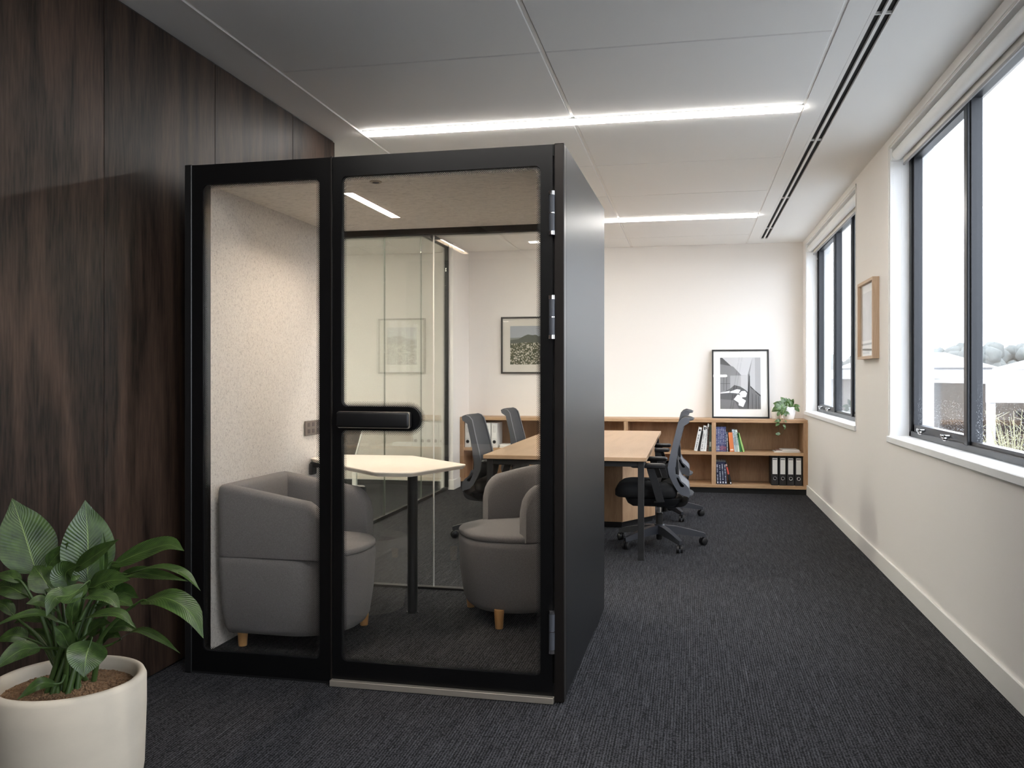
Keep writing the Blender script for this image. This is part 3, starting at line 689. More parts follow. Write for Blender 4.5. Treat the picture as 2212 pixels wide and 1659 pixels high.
    for s in (-1, 1):
        bm = bmesh.new(); y = s * .272
        pr = [(-.02, .365), (-.008, .40), (.02, .50), (.045, .575), (.055, .615)]
        loft(bm, [[(x - .028, y - .016, z), (x + .028, y - .016, z), (x + .028, y + .016, z), (x - .028, y + .016, z)] for x, z in pr])
        bx(bm, -.03, .03, min(y, s * .16), max(y, s * .16), .352, .372, .004)
        mk('arm_post', bm, M_plastic, t, 30)
        bm = bmesh.new(); o2 = round_poly([(-.055, y - .042), (.20, y - .042), (.20, y + .042), (-.055, y + .042)], .03, 5)
        loft(bm, [[(x, yy, z) for x, yy in offset_poly(o2, d)] for z, d in ((.612, .012), (.618, .002), (.634, .0), (.642, .006), (.645, .016))]); mk('arm_pad', bm, M_plastic, t, 40)
    bm = bmesh.new(); tube(bm, [(0, 0, .225), (0, 0, .315)], .0145, 16); mk('gas_lift', bm, M_chrome, t)
    bm = bmesh.new(); lathe(bm, [(.02, .04), (.024, .045), (.026, .24), (.022, .245)], seg=20); mk('column', bm, M_plastic, t)
    bm = bmesh.new(); lathe(bm, [(.036, .085), (.048, .10), (.048, .145), (.034, .158)], seg=24); mk('hub', bm, M_alu, t)
    R = .335
    for k in range(5):
        a = radians(118 + 72 * k); d = Vector((cos(a), sin(a), 0)); n = Vector((-sin(a), cos(a), 0))
        bm = bmesh.new(); rr = []
        for f, w, zb, zt in ((.03, .032, .088, .152), (.12, .028, .086, .144), (.24, .022, .072, .118), (.325, .018, .062, .096), (.350, .013, .060, .088)):
            p = d * f; rr.append([p + n * w + Vector((0, 0, zb)), p + n * w * .8 + Vector((0, 0, zt)), p - n * w * .8 + Vector((0, 0, zt)), p - n * w + Vector((0, 0, zb))])
        loft(bm, rr); sp = mk('base_arm', bm, M_alu, t, 30)
        c = d * R; bm = bmesh.new(); b2 = a + 1.1 + k; ax = Vector((cos(b2), sin(b2), 0))
        for s in (-1, 1): tube(bm, [c + ax * s * .006 + Vector((0, 0, .028)), c + ax * s * .020 + Vector((0, 0, .028)), c + ax * s * .024 + Vector((0, 0, .028))], [.028, .028, .022], 18)
        tube(bm, [c + Vector((0, 0, .03)), c + Vector((0, 0, .072))], .008, 8); mk('castor', bm, M_plastic, sp, 40)
    return t
c1 = office_chair(); c1.rotation_euler = (0, 0, pi); c1.location = (-.235, 6.75, 0); c1['label'] = 'black office chair on the window side of the desk, at the booth end'
c2 = copy_tree(c1); c2.location = (-.237, 8.16, 0); c2['label'] = 'black office chair on the window side of the desk, at its bookcase end'
c3 = copy_tree(c1); c3.rotation_euler = (0, 0, 0); c3.location = (-1.515, 6.78, 0); c3['label'] = 'black office chair on the glass partition side of the desk, at the booth end'
c4 = copy_tree(c1); c4.rotation_euler = (0, 0, 0); c4.location = (-1.505, 8.17, 0); c4['label'] = 'black office chair on the glass partition side of the desk, at its bookcase end'
for c in (c1, c2, c3, c4): c['group'] = 'office chairs around the desk'

# ------------------------------------------------------------ bookcase
SY, SX0, SX1 = 9.87, -2.643, 1.238
t = empty('bookcase', 'long low oak bookcase with open bays along the white end wall', 'bookcase', (0, SY, 0)); DB = YB - SY - .002
up = [-2.620, -1.68, -.714, .25, 1.217]
mk('top', box(SX0, SX1, 0, DB, .777, .812, .0015), M_oakx, t, 0)
mk('bottom', box(SX0, SX1, 0, DB, .06, .095, .0015), M_oakx, t, 0)
mk('plinth', box(SX0 + .004, SX1 - .004, .02, DB, 0, .06), M_black, t, 0)
for x in up: mk('upright', box(x - .023, x + .023, .001, DB, .095, .777), M_oakz, t, 0)
for a, b in zip(up, up[1:]):
    mk('shelf', box(a + .023, b - .023, .006, DB, .421, .455), M_oakx, t, 0); mk('back_panel', box(a + .023, b - .023, DB - .02, DB - .012, .095, .777), M_oakz, t, 0)

# books: (x0 bottom, x1 bottom, lean at top, height, depth, colour, label)
def book(x0, x1, lean, z0, hgt, cover, label, cat='book', group=None, spine=None, yfront=9.893, dep=.2):
    w = x1 - x0; t = empty('book', label, cat, (x0 + w / 2, yfront + dep / 2, z0), 0, group)
    M = Matrix.Shear('XY', 4, (0, 0)); a = math.atan2(lean, hgt); w2 = w * cos(a)
    off = abs(sin(a)) * w2 / 2
    M = Matrix.Translation((0, 0, off)) @ Matrix.Rotation(a, 4, 'Y')
    bm = bmesh.new(); cm = mat('cover_%02x%02x%02x' % cover, rgb(*cover), .55)
    hh = hgt / cos(a) - off
    for s in (-1, 1): bx(bm, s * w2 / 2 - (.0015 if s > 0 else -.0), s * w2 / 2 + (.0 if s > 0 else .0015), -dep / 2, dep / 2, 0, hh, 0, 1, 0, M)
    bx(bm, -w2 / 2, w2 / 2, -dep / 2 - .001, -dep / 2 + .001, 0, hh, 0, 1, 0, M); mk('cover', bm, cm, t, 0)
    mk('pages', box(-w2 / 2 + .0016, w2 / 2 - .0016, -dep / 2 + .002, dep / 2 - .004, .004, hh - .004, 0, 1, M), M_paper, t, 0)
    if spine:                                  # printed marks on the spine: list of (z0 frac, z1 frac, width frac, colour)
        for c in sorted(set(q[3] for q in spine)):
            bm = bmesh.new()
            for za, zb, wf, c2 in spine:
                if c2 == c: bx(bm, -w2 / 2 * wf, w2 / 2 * wf, -dep / 2 - .0016, -dep / 2 - .001, za * hh, zb * hh, 0, 1, 0, M)
            mk('spine_print', bm, mat('print_%02x%02x%02x' % c, rgb(*c), .6), t, 0)
    return t
ux = lambda z: -.061 + (z / 7.373) * .00494        # bookcase crop units -> metres along the shelf
def uz(z): return .944 - (z / 7.373) * .00512
S1, S0 = .455, .095
def words(c, n=5, a=.12, b=.8, wf=.35, seed=1):
    r = random.Random(seed); out = []; z = a; n *= 3
    for i in range(n):
        d = (b - a) / n
        if r.random() > .2: out.append((z + d * .1, z + d * (.5 + .4 * r.random()), wf * (.75 + .4 * r.random()), c))
        z += d
    return out
dk = (46, 44, 46); lt = (228, 228, 232)
book(ux(145), ux(198), .052, S1, .265, (226, 226, 224), 'white book with dark lettering, furthest from the divider in the leaning row', 'book', None, words(dk, 7, .08, .7, .3, 2) + [(.84, .92, .5, dk)])
book(ux(203), ux(236), .044, S1, .225, (34, 32, 32), 'thin black book leaning between two white books', 'book')
book(ux(243), ux(290), .040, S1, .283, (228, 228, 226), 'white book with a dark block at the top of its spine', 'book', None, [(.84, .96, .6, dk)] + words(dk, 6, .06, .75, .25, 5))
book(ux(292), ux(322), .031, S1, .245, (224, 225, 224), 'narrow pale book with small dark print, beside the tallest white book', 'book', None, words((90, 90, 92), 6, .1, .8, .3, 8))
book(ux(324), ux(343), .030, S1, .305, (236, 236, 234), 'tallest and thinnest white book, leaning before the brown one', 'book')
book(ux(346), ux(378), .016, S1, .27, (88, 60, 44), 'brown book with dark bands beside the dark green one', 'book', None, words((36, 26, 24), 5, .1, .9, .9, 4))
book(ux(380), ux(432), .006, S1, .295, (62, 76, 66), 'dark green book upright against the bookcase divider', 'book', None, [(.18, .36, .5, (170, 176, 168))])
# blue set
for i in range(6):
    a = 504 + i * 27.0; c = ((70, 80, 128), (84, 94, 138), (62, 72, 116), (88, 92, 130), (66, 70, 112), (58, 66, 104))[i]
    book(ux(a), ux(a + 25.5), -.004, S1, .272 + .002 * (i % 2), c, 'blue volume with small pale print, %s from the oak divider' % ['first', 'second', 'third', 'fourth', 'fifth', 'sixth'][i], 'book', 'blue volumes on the upper shelf', words((176, 178, 196), 8, .3, .93, .45, 20 + i) + words((196, 108, 104) if i > 1 else lt, 4, .05, .24, .8, 40 + i))
book(ux(672), ux(694), -.006, S1, .217, (96, 104, 116), 'thin grey magazine between the blue set and the orange book', 'book', None, words(lt, 6, .1, .9, .5, 3))
book(ux(722), ux(790), -.018, S1, .213, (222, 128, 76), 'thick orange book beside the blue volumes', 'book', None, [(.06, .13, .7, (240, 214, 196))])
for i, (c, w) in enumerate((((196, 206, 214), 24), ((178, 196, 190), 24), ((214, 222, 212), 28))):
    a = 796 + i * 27
    book(ux(a), ux(a + w), -.028, S1, .245 - .002 * i, c, ['pale grey book with dark lettering next to the orange book', 'grey green book between two pale books', 'pale green white book next to the dark green thin one'][i], 'book', None, words((74, 84, 110), 5, .3, .95, .5, 60 + i))
book(ux(882), ux(914), -.034, S1, .206, (54, 120, 62), 'thin dark green book leaning before the lime one', 'book')
book(ux(930), ux(960), -.058, S1, .205, (164, 206, 120), 'thin lime green book leaning at the end of the row', 'book')
# navy set and a leaning black-red book
for i in range(4):
    a = 510 + i * 43
    book(ux(a), ux(a + 40), -.010 - .002 * i, S0, .262, (26, 32, 62), 'navy book with silver lettering, %s from the oak divider on the lower shelf' % ['first', 'second', 'third', 'fourth'][i], 'book', 'navy volumes on the lower shelf', words((196, 202, 216), 9, .16, .86, .45, 80 + i) + [(.04, .12, .5, (210, 214, 222)), (.955, .985, .9, (90, 92, 80))])
book(ux(722), ux(758), -.056, S0, .238, (28, 26, 28), 'black book with a red spine label leaning on the navy set', 'book', None, [(.46, .80, .7, (206, 84, 70)), (.84, .94, .7, (190, 150, 140)), (.03, .1, .5, lt)])
# lever arch files
def binder(x, w, z0, hgt, body, lab, label, group, ring=True, mark=None):
    t = empty('lever_arch_file', label, 'binder', (x + w / 2, 9.905 + .14, z0), 0, group)
    mk('case', box(-w / 2, w / 2, -.14, .14, 0, hgt, .004), body, t, 0)
    lb = mk('label', box(-w * .33, w * .33, -.1412, -.140, hgt * .385, hgt * .93), lab, t, 0)
    if mark:
        bm = bmesh.new()
        for k in range(4): bx(bm, -w * .27 + k * w * .14, -w * .27 + k * w * .14 + w * .11, -.1418, -.1412, hgt * .868, hgt * .900)
        mk('label_print', bm, mat('ink', rgb(30, 30, 32), .7), lb, 0); bm = bmesh.new()
        for k in range(9): bx(bm, -w * .29, w * .29, -.1416, -.1412, hgt * (.42 + .046 * k), hgt * (.42 + .046 * k) + .0012)
        mk('label_lines', bm, mat('rule_grey', rgb(166, 166, 168), .8), lb, 0)
    else:
        bm = bmesh.new()
        for k in range(3): bx(bm, -w * .20 + k * w * .16, -w * .20 + k * w * .16 + w * .05, -.1416, -.1412, hgt * .6, hgt * .9)
        mk('label_lines', bm, mat('rule_grey', rgb(166, 166, 168), .8), lb, 0)
    bm = bmesh.new(); zc = hgt * .235
    loft(bm, [[(r * cos(a * pi / 12), y, zc + r * sin(a * pi / 12)) for a in range(24)] for r, y in ((.0125, -.1405), (.020, -.1405), (.0205, -.1425), (.0165, -.1432), (.0125, -.142))], True, False)
    rg = mk('finger_ring', bm, M_chrome if ring else mat('grey_ring', rgb(70, 70, 72), .4), t, 40)
    bm = bmesh.new(); loft(bm, [[(.0135 * cos(a * pi / 12), y, zc + .0135 * sin(a * pi / 12)) for a in range(24)] for y in (-.1395, -.1408)]); mk('finger_hole', bm, mat('hole_black', rgb(6, 6, 6), .9), rg, 0)
    return t
M_bk = mat('black_file_board', rgb(34, 33, 34), .6)
ORD = ['first', 'second', 'third', 'fourth', 'fifth', 'sixth']
for i in range(4):
    binder(.862 + i * .0825, .077, S0, .322, M_bk, M_paper, 'black lever arch file with ruled white label, %s from the window wall' % ORD[3 - i], 'black lever arch files', True, True)
M_wf = mat('white_file_board', rgb(226, 226, 224), .6)
for i in range(5): binder(-2.594 + i * .080, .072, S1, .290, M_wf, M_paper, 'white lever arch file on the upper shelf, %s from the short white wall end' % ORD[i], 'white lever arch files', False)
t = empty('paper_stack', 'stack of white papers lying on the shelf below the landscape picture', 'paper', (-2.06, 10.02, S1))
for k in range(3): mk('sheet_bundle', box(-.12, .12, -.1, .1, k * .013, k * .013 + .0125, .001, 1, Matrix.Rotation(radians((0, 3, -2)[k]), 4, 'Z')), M_paper, t, 0)
for k, (dx, dw, c, lab) in enumerate(((0, .275, (208, 202, 196), 'pale magazine lying flat at the bottom of the pile above the black files'), (.012, .25, (150, 120, 112), 'brown covered magazine lying in the pile above the black files'), (.03, .18, (216, 212, 208), 'pale magazine lying on top of the pile above the black files'))):
    t = empty('magazine', lab, 'magazine', (1.03 + dx, 10.02, S1 + .0002 + k * .0105), radians((0, -3, 4)[k]), 'magazines in the flat pile')
    mk('cover', box(-dw / 2, dw / 2, -.11, .11, 0, .0098, .001), mat('mag_%d' % k, rgb(*c), .4), t, 0)
    mk('pages', box(-dw / 2 + .002, dw / 2 + .0006, -.1106, .1106, .0015, .0083), M_paper, t, 0)

# ------------------------------------------------------------ framed pictures
def grey(v): return mat('print_grey_%d' % v, rgb(v, v, v + 2), .8)
def frame_bars(bm, w, h, fw, y0, y1):
    bx(bm, -w / 2, w / 2, y0, y1, 0, fw); bx(bm, -w / 2, w / 2, y0, y1, h - fw, h); bx(bm, -w / 2, -w / 2 + fw, y0, y1, fw, h - fw); bx(bm, w / 2 - fw, w / 2, y0, y1, fw, h - fw)
# leaning black and white print
t = empty('framed_print', 'black framed black and white interior photograph leaning on the wall above the bookcase', 'picture', (.552, 10.16, .812), 0)
t.rotation_euler = (radians(-8.2), 0, 0)
w, h = .628, .785
bm = bmesh.new(); frame_bars(bm, w, h, .017, -.012, .012); mk('frame', bm, M_black, t, 0)
mk('mount', box(-w / 2 + .017, w / 2 - .017, 0, .006, .017, h - .017), M_paper, t, 0)
mk('glazing', box(-w / 2 + .017, w / 2 - .017, -.006, -.0045, .017, h - .017), M_pane, t, 0)
px = lambda z: -w / 2 + (z - 137) / (1108 - 137) * w           # crop units -> picture
pz = lambda z: h - (z - 112) / (1285 - 112) * h
def P(pts, y): return [(px(a), y, pz(b)) for a, b in pts]
mats = [grey(v) for v in (150, 92, 206, 176, 198, 74, 120, 232, 138, 52)]
shapes = [(0, [(278, 248), (965, 248), (965, 1128), (278, 1128)]),
          (2, [(312, 250), (830, 250), (745, 552), (640, 552)]),                       # ceiling
          (1, [(278, 255), (312, 250), (640, 552), (432, 555), (278, 528)]),            # dark soffit
          (8, [(278, 360), (500, 400), (640, 552), (432, 556), (278, 528)]),
          (8, [(278, 556), (450, 560), (450, 800), (278, 830)]),                        # far glazing
          (3, [(450, 560), (632, 556), (632, 800), (450, 800)]),
          (4, [(632, 556), (750, 552), (750, 830), (632, 800)]),
          (6, [(750, 552), (780, 520), (790, 1128), (745, 1128)]),
          (4, [(780, 520), (830, 250), (965, 250), (965, 890), (860, 800), (790, 730)]), # curtain
          (3, [(872, 250), (965, 250), (965, 890), (872, 812)]),
          (6, [(790, 730), (860, 800), (965, 890), (965, 1128), (790, 1128)]),
          (1, [(450, 780), (520, 720), (620, 745), (720, 810), (745, 840), (745, 1128), (278, 1128), (278, 870)]),
          (6, [(278, 960), (520, 980), (600, 1128), (278, 1128)]),
          (7, [(285, 850), (440, 818), (440, 852), (285, 866)]),
          (7, [(450, 830), (560, 790), (625, 800), (590, 866), (448, 852)]),
          (7, [(600, 865), (640, 822), (700, 818), (735, 860), (715, 925), (650, 930)]),
          (7, [(505, 965), (575, 880), (650, 905), (650, 945), (715, 985), (668, 1095), (590, 1065), (590, 1020)]),
          (9, [(745, 840), (775, 560), (785, 560), (760, 1128), (745, 1128)]),
          (9, [(790, 735), (860, 803), (860, 815), (790, 760)]), (9, [(872, 815), (965, 893), (965, 915), (872, 835)]),
          (5, [(335, 560), (341, 560), (341, 820), (335, 820)]), (5, [(385, 560), (391, 560), (391, 820), (385, 820)]), (5, [(278, 690), (450, 690), (450, 697), (278, 697)]),
          (5, [(820, 860), (828, 866), (828, 1128), (820, 1128)]), (5, [(880, 880), (890, 886), (890, 1128), (880, 1128)]), (5, [(925, 905), (932, 910), (932, 1128), (925, 1128)])]
bm = bmesh.new()
for i, (mi, pts) in enumerate(shapes): quad(bm, P(pts, -.0006 - i * .00008), mi)
mk('photograph', bm, mats, t, 0)
# landscape picture on the end wall
t = empty('landscape_picture', 'dark framed landscape photograph of a hillside town hanging on the end wall', 'picture', (-1.935, YB - .015, 1.318))
w, h = .61, .682
bm = bmesh.new(); frame_bars(bm, w, h, .02, -.013, .013); mk('frame', bm, mat('dark_grey_frame', rgb(62, 60, 58), .5), t, 0)
mk('mount', box(-w / 2 + .02, w / 2 - .02, 0, .008, .02, h - .02), mat('cream_mount', rgb(226, 222, 214), .9), t, 0)
mk('glazing', box(-w / 2 + .02, w / 2 - .02, -.007, -.0055, .02, h - .02), M_pane, t, 0)
x0, x1, z0, z1 = -w / 2 + .112, w / 2 - .112, .11, h - .11
sk = mat('print_sky', rgb(176, 182, 190), .8); hill = mat('print_hill', rgb(98, 104, 96), .8); haz = mat('print_far_hill', rgb(138, 142, 138), .8)
m, nt, out = newmat('print_town'); p = nd(nt, 'BsdfPrincipled', Roughness=.8); nt.links.new(p.outputs[0], out.inputs[0])
tc = nd(nt, 'TexCoord'); vo = nd(nt, 'TexVoronoi', Scale=85.); rp = nd(nt, 'ValToRGB'); nt.links.new(tc.outputs['Object'], vo.inputs['Vector']); nt.links.new(vo.outputs['Color'], rp.inputs[0]); nt.links.new(rp.outputs[0], p.inputs[0])
rp.color_ramp.elements[0].position = .35; rp.color_ramp.elements[0].color = rgb(74, 80, 62); rp.color_ramp.elements[1].position = .72; rp.color_ramp.elements[1].color = rgb(206, 200, 188)
el = rp.color_ramp.elements.new(.6); el.color = rgb(112, 112, 88); M_town = m
fx = lambda f: x0 + (x1 - x0) * f; fz = lambda f: z0 + (z1 - z0) * f
bm = bmesh.new()
quad(bm, [(x0, -.0006, z0), (x1, -.0006, z0), (x1, -.0006, z1), (x0, -.0006, z1)], 0)
quad(bm, [(fx(0), -.0009, fz(.5)), (fx(1), -.0009, fz(.5)), (fx(1), -.0009, fz(.74)), (fx(.3), -.0009, fz(.7)), (fx(0), -.0009, fz(.69))], 1)
quad(bm, [(fx(0), -.0012, fz(.45)), (fx(1), -.0012, fz(.45)), (fx(1), -.0012, fz(.70)), (fx(.8), -.0012, fz(.77)), (fx(.7), -.0012, fz(.76)), (fx(.56), -.0012, fz(.78)), (fx(.44), -.0012, fz(.74)), (fx(.26), -.0012, fz(.66)), (fx(0), -.0012, fz(.63))], 2)
quad(bm, [(fx(0), -.0015, fz(0)), (fx(1), -.0015, fz(0)), (fx(1), -.0015, fz(.56)), (fx(.5), -.0015, fz(.57)), (fx(0), -.0015, fz(.54))], 3)
mk('photograph', bm, [sk, haz, hill, M_town], t, 0)
# oak framed print on the window wall
t = empty('oak_framed_print', 'pale abstract print in a deep oak frame hanging between the two windows', 'picture', (XR - .022, 6.50, 1.405))
w, h = .54, .55
M_oakf = wood('oak_frame', rgb(196, 168, 140), rgb(212, 186, 160), 'z', 2., .5, .02)
bm = bmesh.new()
for a in ((-w / 2, w / 2, 0, .02), (-w / 2, w / 2, h - .02, h)): bx(bm, -.022, .022, a[0], a[1], a[2], a[3])
for a in (-w / 2, w / 2 - .02): bx(bm, -.022, .022, a, a + .02, .02, h - .02)
mk('frame', bm, M_oakf, t, 0)
mk('mount', box(.0, .012, -w / 2 + .02, w / 2 - .02, .02, h - .02), M_paper, t, 0)
mk('glazing', box(-.006, -.0045, -w / 2 + .02, w / 2 - .02, .02, h - .02), M_pane, t, 0)
bm = bmesh.new()
quad(bm, [(-.0006, -.21, .13), (-.0006, .21, .13), (-.0006, .21, .47), (-.0006, -.21, .47)], 0)
quad(bm, [(-.0010, -.21, .13), (-.0010, .21, .13), (-.0010, .21, .40), (-.0010, .10, .36), (-.0010, .02, .27), (-.0010, -.08, .37), (-.0010, -.21, .41)], 1)
quad(bm, [(-.0014, -.09, .13), (-.0014, .12, .13), (-.0014, .03, .30), (-.0014, .0, .30)], 2)
quad(bm, [(-.0014, -.23, .098), (-.0014, .22, .098), (-.0014, .22, .112), (-.0014, -.23, .112)], 3)
quad(bm, [(-.0014, -.06, .036), (-.0014, .17, .036), (-.0014, .17, .050), (-.0014, -.06, .050)], 4)
mk('artwork', bm, [grey(206), grey(190), grey(198), grey(110), grey(176)], t, 0)

# ------------------------------------------------------------ plants
def leaf_mesh(P, W, nrm, fold=.25, NS=12, NW=6, power=.75, wave=0.):
    """leaf blade along a curve P (list of points); W = full width; nrm = upper-side direction"""
    c = bez(P, max(2, NS // (len(P) - 1))); n = len(c); bm = bmesh.new(); uv = bm.loops.layers.uv.new('UVMap'); rows = []
    for i, p in enumerate(c):
        t = i / (n - 1); tg = (c[min(i + 1, n - 1)] - c[max(i - 1, 0)]).normalized()
        s = tg.cross(nrm).normalized(); up = s.cross(tg).normalized()
        w = W / 2 * (sin(pi * min(1, t ** power * 1.0)) ** .8 * (1 - .25 * t) * 1.12 + .012) * (1 if t < .999 else .05) * (1 - .45 * max(0, (t - .72) / .28) ** 1.3)
        row = []
        for k in range(NW + 1):
            q = -1 + 2 * k / NW
            row.append((bm.verts.new(p + s * w * q + up * (fold * w * abs(q) ** 1.3 + wave * W * sin(t * 14 + q * 2) * abs(q) * .3)), t, (q + 1) / 2))
        rows.append(row)
    for a, b in zip(rows, rows[1:]):
        for k in range(NW):
            q = (a[k], a[k + 1], b[k + 1], b[k]); f = bm.faces.new([x[0] for x in q])
            for l, x in zip(f.loops, q): l[uv].uv = (x[1], x[2])
    return bm
PC = Vector((-1.79, 2.25, 0)); PFW = 2.563; PH = .40; PR = .212
t = empty('planter', 'round cream stoneware planter holding the peace lily', 'planter', PC)
bm = bmesh.new(); lathe(bm, [(.0, .0), (PR - .035, .0), (PR - .022, .012), (PR - .006, .12), (PR, .30), (PR, PH - .016), (PR - .006, PH - .003), (PR - .016, PH), (PR - .026, PH - .006), (PR - .030, PH - .03), (PR - .032, PH - .12)], seg=64, cap=False); mk('pot', bm, M_pot, t, 60)
bm = bmesh.new(); lathe(bm, [(PR - .031, PH - .040), (PR - .06, PH - .036), (.06, PH - .028), (.0, PH - .026)], seg=40, cap=False); mk('soil', bm, M_soil, t, 60)
bm = bmesh.new(); rr = random.Random(3)
for i in range(1100):
    a = rr.random() * 2 * pi; r = (PR - .034) * sqrt(rr.random()); z = PH - .026 - .014 * (r / (PR - .03)) ** 1.5
    bmesh.ops.create_icosphere(bm, subdivisions=1, radius=rr.uniform(.0022, .0042), matrix=Matrix.Translation((r * cos(a), r * sin(a), z + .001)) @ Matrix.Diagonal((1, 1, .7, 1)))
mk('granules', bm, M_soil, t, 0, kind='stuff')
lily = empty('peace_lily', 'leafy green peace lily growing from the cream planter by the dark wall', 'plant', PC + Vector((0, 0, PH - .045)))
camdir = -ray(150, 1250); camdir.normalize(); UPV = Vector((0, 0, 1))
# (points (u, v, depth offset), width in px, how much the face looks up 0..1, fold)
LV = [([(79, 1240, .10), (55, 1160, .12), (26, 1076, .14)], 112, .0, .06),
      ([(188, 1262, .06), (190, 1170, .08), (184, 1080, .09)], 106, .0, .06),
      ([(240, 1222, .08), (310, 1192, .05), (362, 1177, .02), (398, 1190, -.01)], 56, .45, .12),
      ([(262, 1245, .02), (340, 1226, -.02), (395, 1238, -.05), (434, 1277, -.08)], 36, .9, .2),
      ([(305, 1300, -.04), (358, 1292, -.10), (410, 1322, -.14), (440, 1380, -.17)], 62, .55, .12),
      ([(248, 1388, -.02), (298, 1362, -.06), (345, 1380, -.10), (390, 1412, -.12)], 30, .8, .15),
      ([(196, 1384, -.12), (186, 1420, -.17), (181, 1463, -.19)], 80, .15, .08),
      ([(187, 1262, -.05), (150, 1286, -.11), (118, 1292, -.14), (100, 1332, -.16)], 52, .55, .15),
      ([(112, 1278, .02), (92, 1248, .03), (72, 1222, .06)], 62, .1, .25),
      ([(44, 1258, .0), (12, 1242, .02), (-30, 1250, .05)], 34, .6, .15),
      ([(138, 1350, -.10), (88, 1326, -.14), (40, 1332, -.17), (-20, 1356, -.2)], 36, .8, .15),
      ([(88, 1400, -.08), (52, 1402, -.12), (20, 1420, -.15), (-14, 1448, -.18)], 46, .5, .15),
      ([(122, 1476, -.10), (86, 1478, -.14), (36, 1512, -.17)], 34, .6, .12),
      ([(165, 1346, -.10), (208, 1328, -.15), (258, 1326, -.17), (293, 1357, -.19)], 38, .7, .15),
      ([(190, 1276, .0), (230, 1256, -.03), (282, 1252, -.06)], 56, .3, .15),
      ([(222, 1245, .03), (224, 1200, .03), (222, 1146, .04)], 17, .0, .9),
      ([(160, 1232, .03), (205, 1200, .0), (258, 1164, -.02)], 38, .35, .3),
      ([(104, 1222, .05), (122, 1200, .05), (149, 1171, .05)], 32, .1, .3),
      ([(148, 1270, -.02), (142, 1238, -.03), (168, 1220, -.05)], 58, .2, .2),
      ([(155, 1345, -.10), (158, 1310, -.12), (180, 1276, -.10)], 26, .0, .3),
      ([(30, 1330, .05), (5, 1305, .06), (-30, 1310, .08)], 30, .6, .2),
      ([(60, 1290, .08), (20, 1268, .1), (-25, 1270, .12)], 50, .4, .1),
      ([(230, 1300, .05), (262, 1280, .04), (300, 1292, .02)], 46, .4, .15),
      ([(110, 1400, .05), (86, 1370, .08), (50, 1362, .1)], 30, .6, .2),
      ([(215, 1390, .06), (240, 1372, .05), (262, 1378, .04)], 26, .5, .2)]
LV += [([(150, 1300, .02), (120, 1268, .03), (84, 1262, .05)], 44, .5, .2), ([(205, 1310, .02), (250, 1296, .0), (292, 1312, -.03)], 48, .6, .15),
       ([(170, 1300, -.04), (196, 1286, -.08), (236, 1292, -.10), (262, 1322, -.12)], 44, .65, .15), ([(120, 1320, -.04), (88, 1300, -.08), (56, 1304, -.10)], 40, .6, .15),
       ([(150, 1400, -.08), (134, 1368, -.10), (116, 1352, -.12)], 34, .2, .25), ([(190, 1370, -.06), (214, 1350, -.08), (240, 1346, -.1)], 30, .3, .25),
       ([(240, 1258, .05), (290, 1238, .04), (345, 1244, .03), (408, 1256, .0)], 40, .6, .15), ([(130, 1270, .08), (120, 1236, .1), (132, 1200, .1)], 40, .1, .2),
       ([(210, 1280, .08), (240, 1240, .1), (262, 1222, .1)], 44, .2, .2), ([(100, 1340, .06), (66, 1330, .08), (30, 1346, .1)], 40, .5, .15),
       ([(230, 1360, .06), (268, 1352, .06), (300, 1366, .05)], 34, .5, .15), ([(60, 1380, .02), (28, 1372, .02), (-10, 1386, .02)], 40, .5, .15)]
inv = PC + Vector((0, 0, PH - .045))
for i, (pts, wpx, upf, fold) in enumerate(LV):
    P3 = [at_depth(u, v, PFW + d) - inv for u, v, d in pts]
    nrm = (camdir * (1 - upf) + UPV * upf).normalized(); W = wpx / FPX * (PFW + pts[1][2])
    lf = mk('leaf', leaf_mesh(P3, W, nrm, fold, 16, 8, .8, .03), M_leafd, lily, 80)
    a = i * 2.4; base = Vector((.022 * cos(a) * (i % 4), .022 * sin(a) * (i % 4), 0)); b = P3[0]
    d = (P3[1] - P3[0]).normalized(); mid = base.lerp(b, .55) + Vector((0, 0, .035)) - d * .01
    bm = bmesh.new(); cv = bez([base, mid, b - d * .012, b + d * .03], 6); n = len(cv) - 1
    tube(bm, cv, [.0085 - .0062 * min(1, k / (n * .8)) - .0012 * (k == n) for k in range(n + 1)], 8); mk('stem', bm, M_stem, lf, 60)
# trailing pothos on the bookcase
def small_pot(name, x, y, r, hgt, label):
    t = empty(name, label, 'plant pot', (x, y, .812)); bm = bmesh.new()
    lathe(bm, [(0, 0), (r * .78, 0), (r * .84, .006), (r, hgt * .55), (r, hgt - .003), (r - .003, hgt), (r - .008, hgt - .003), (r - .01, hgt * .7)], seg=40, cap=False); mk('pot', bm, M_white, t, 60)
    bm = bmesh.new(); lathe(bm, [(r - .009, hgt * .8), (0, hgt * .84)], seg=24, cap=False); mk('soil', bm, M_soil, t, 60); return t
small_pot('plant_pot', 1.055, 10.0, .068, .135, 'glossy white pot with trailing plant on the bookcase, at the window wall')
small_pot('plant_pot', .935, 10.13, .058, .135, 'white pot half hidden by leaves, between framed print and the trailing plant pot')
vine = empty('trailing_plant', 'variegated trailing plant spilling over the bookcase edge from its white pot', 'plant', (1.055, 10.0, .93)); VO = Vector((1.055, 10.0, .93))
base_leaf = leaf_mesh([Vector((0, 0, 0)), Vector((.35, 0, .06)), Vector((.75, 0, .03)), Vector((1, 0, -.1))], .62, UPV, .12, 9, 4, .62)
proto = mk('leaf', base_leaf, M_poth, vine, 80)
first = True; rr = random.Random(11)
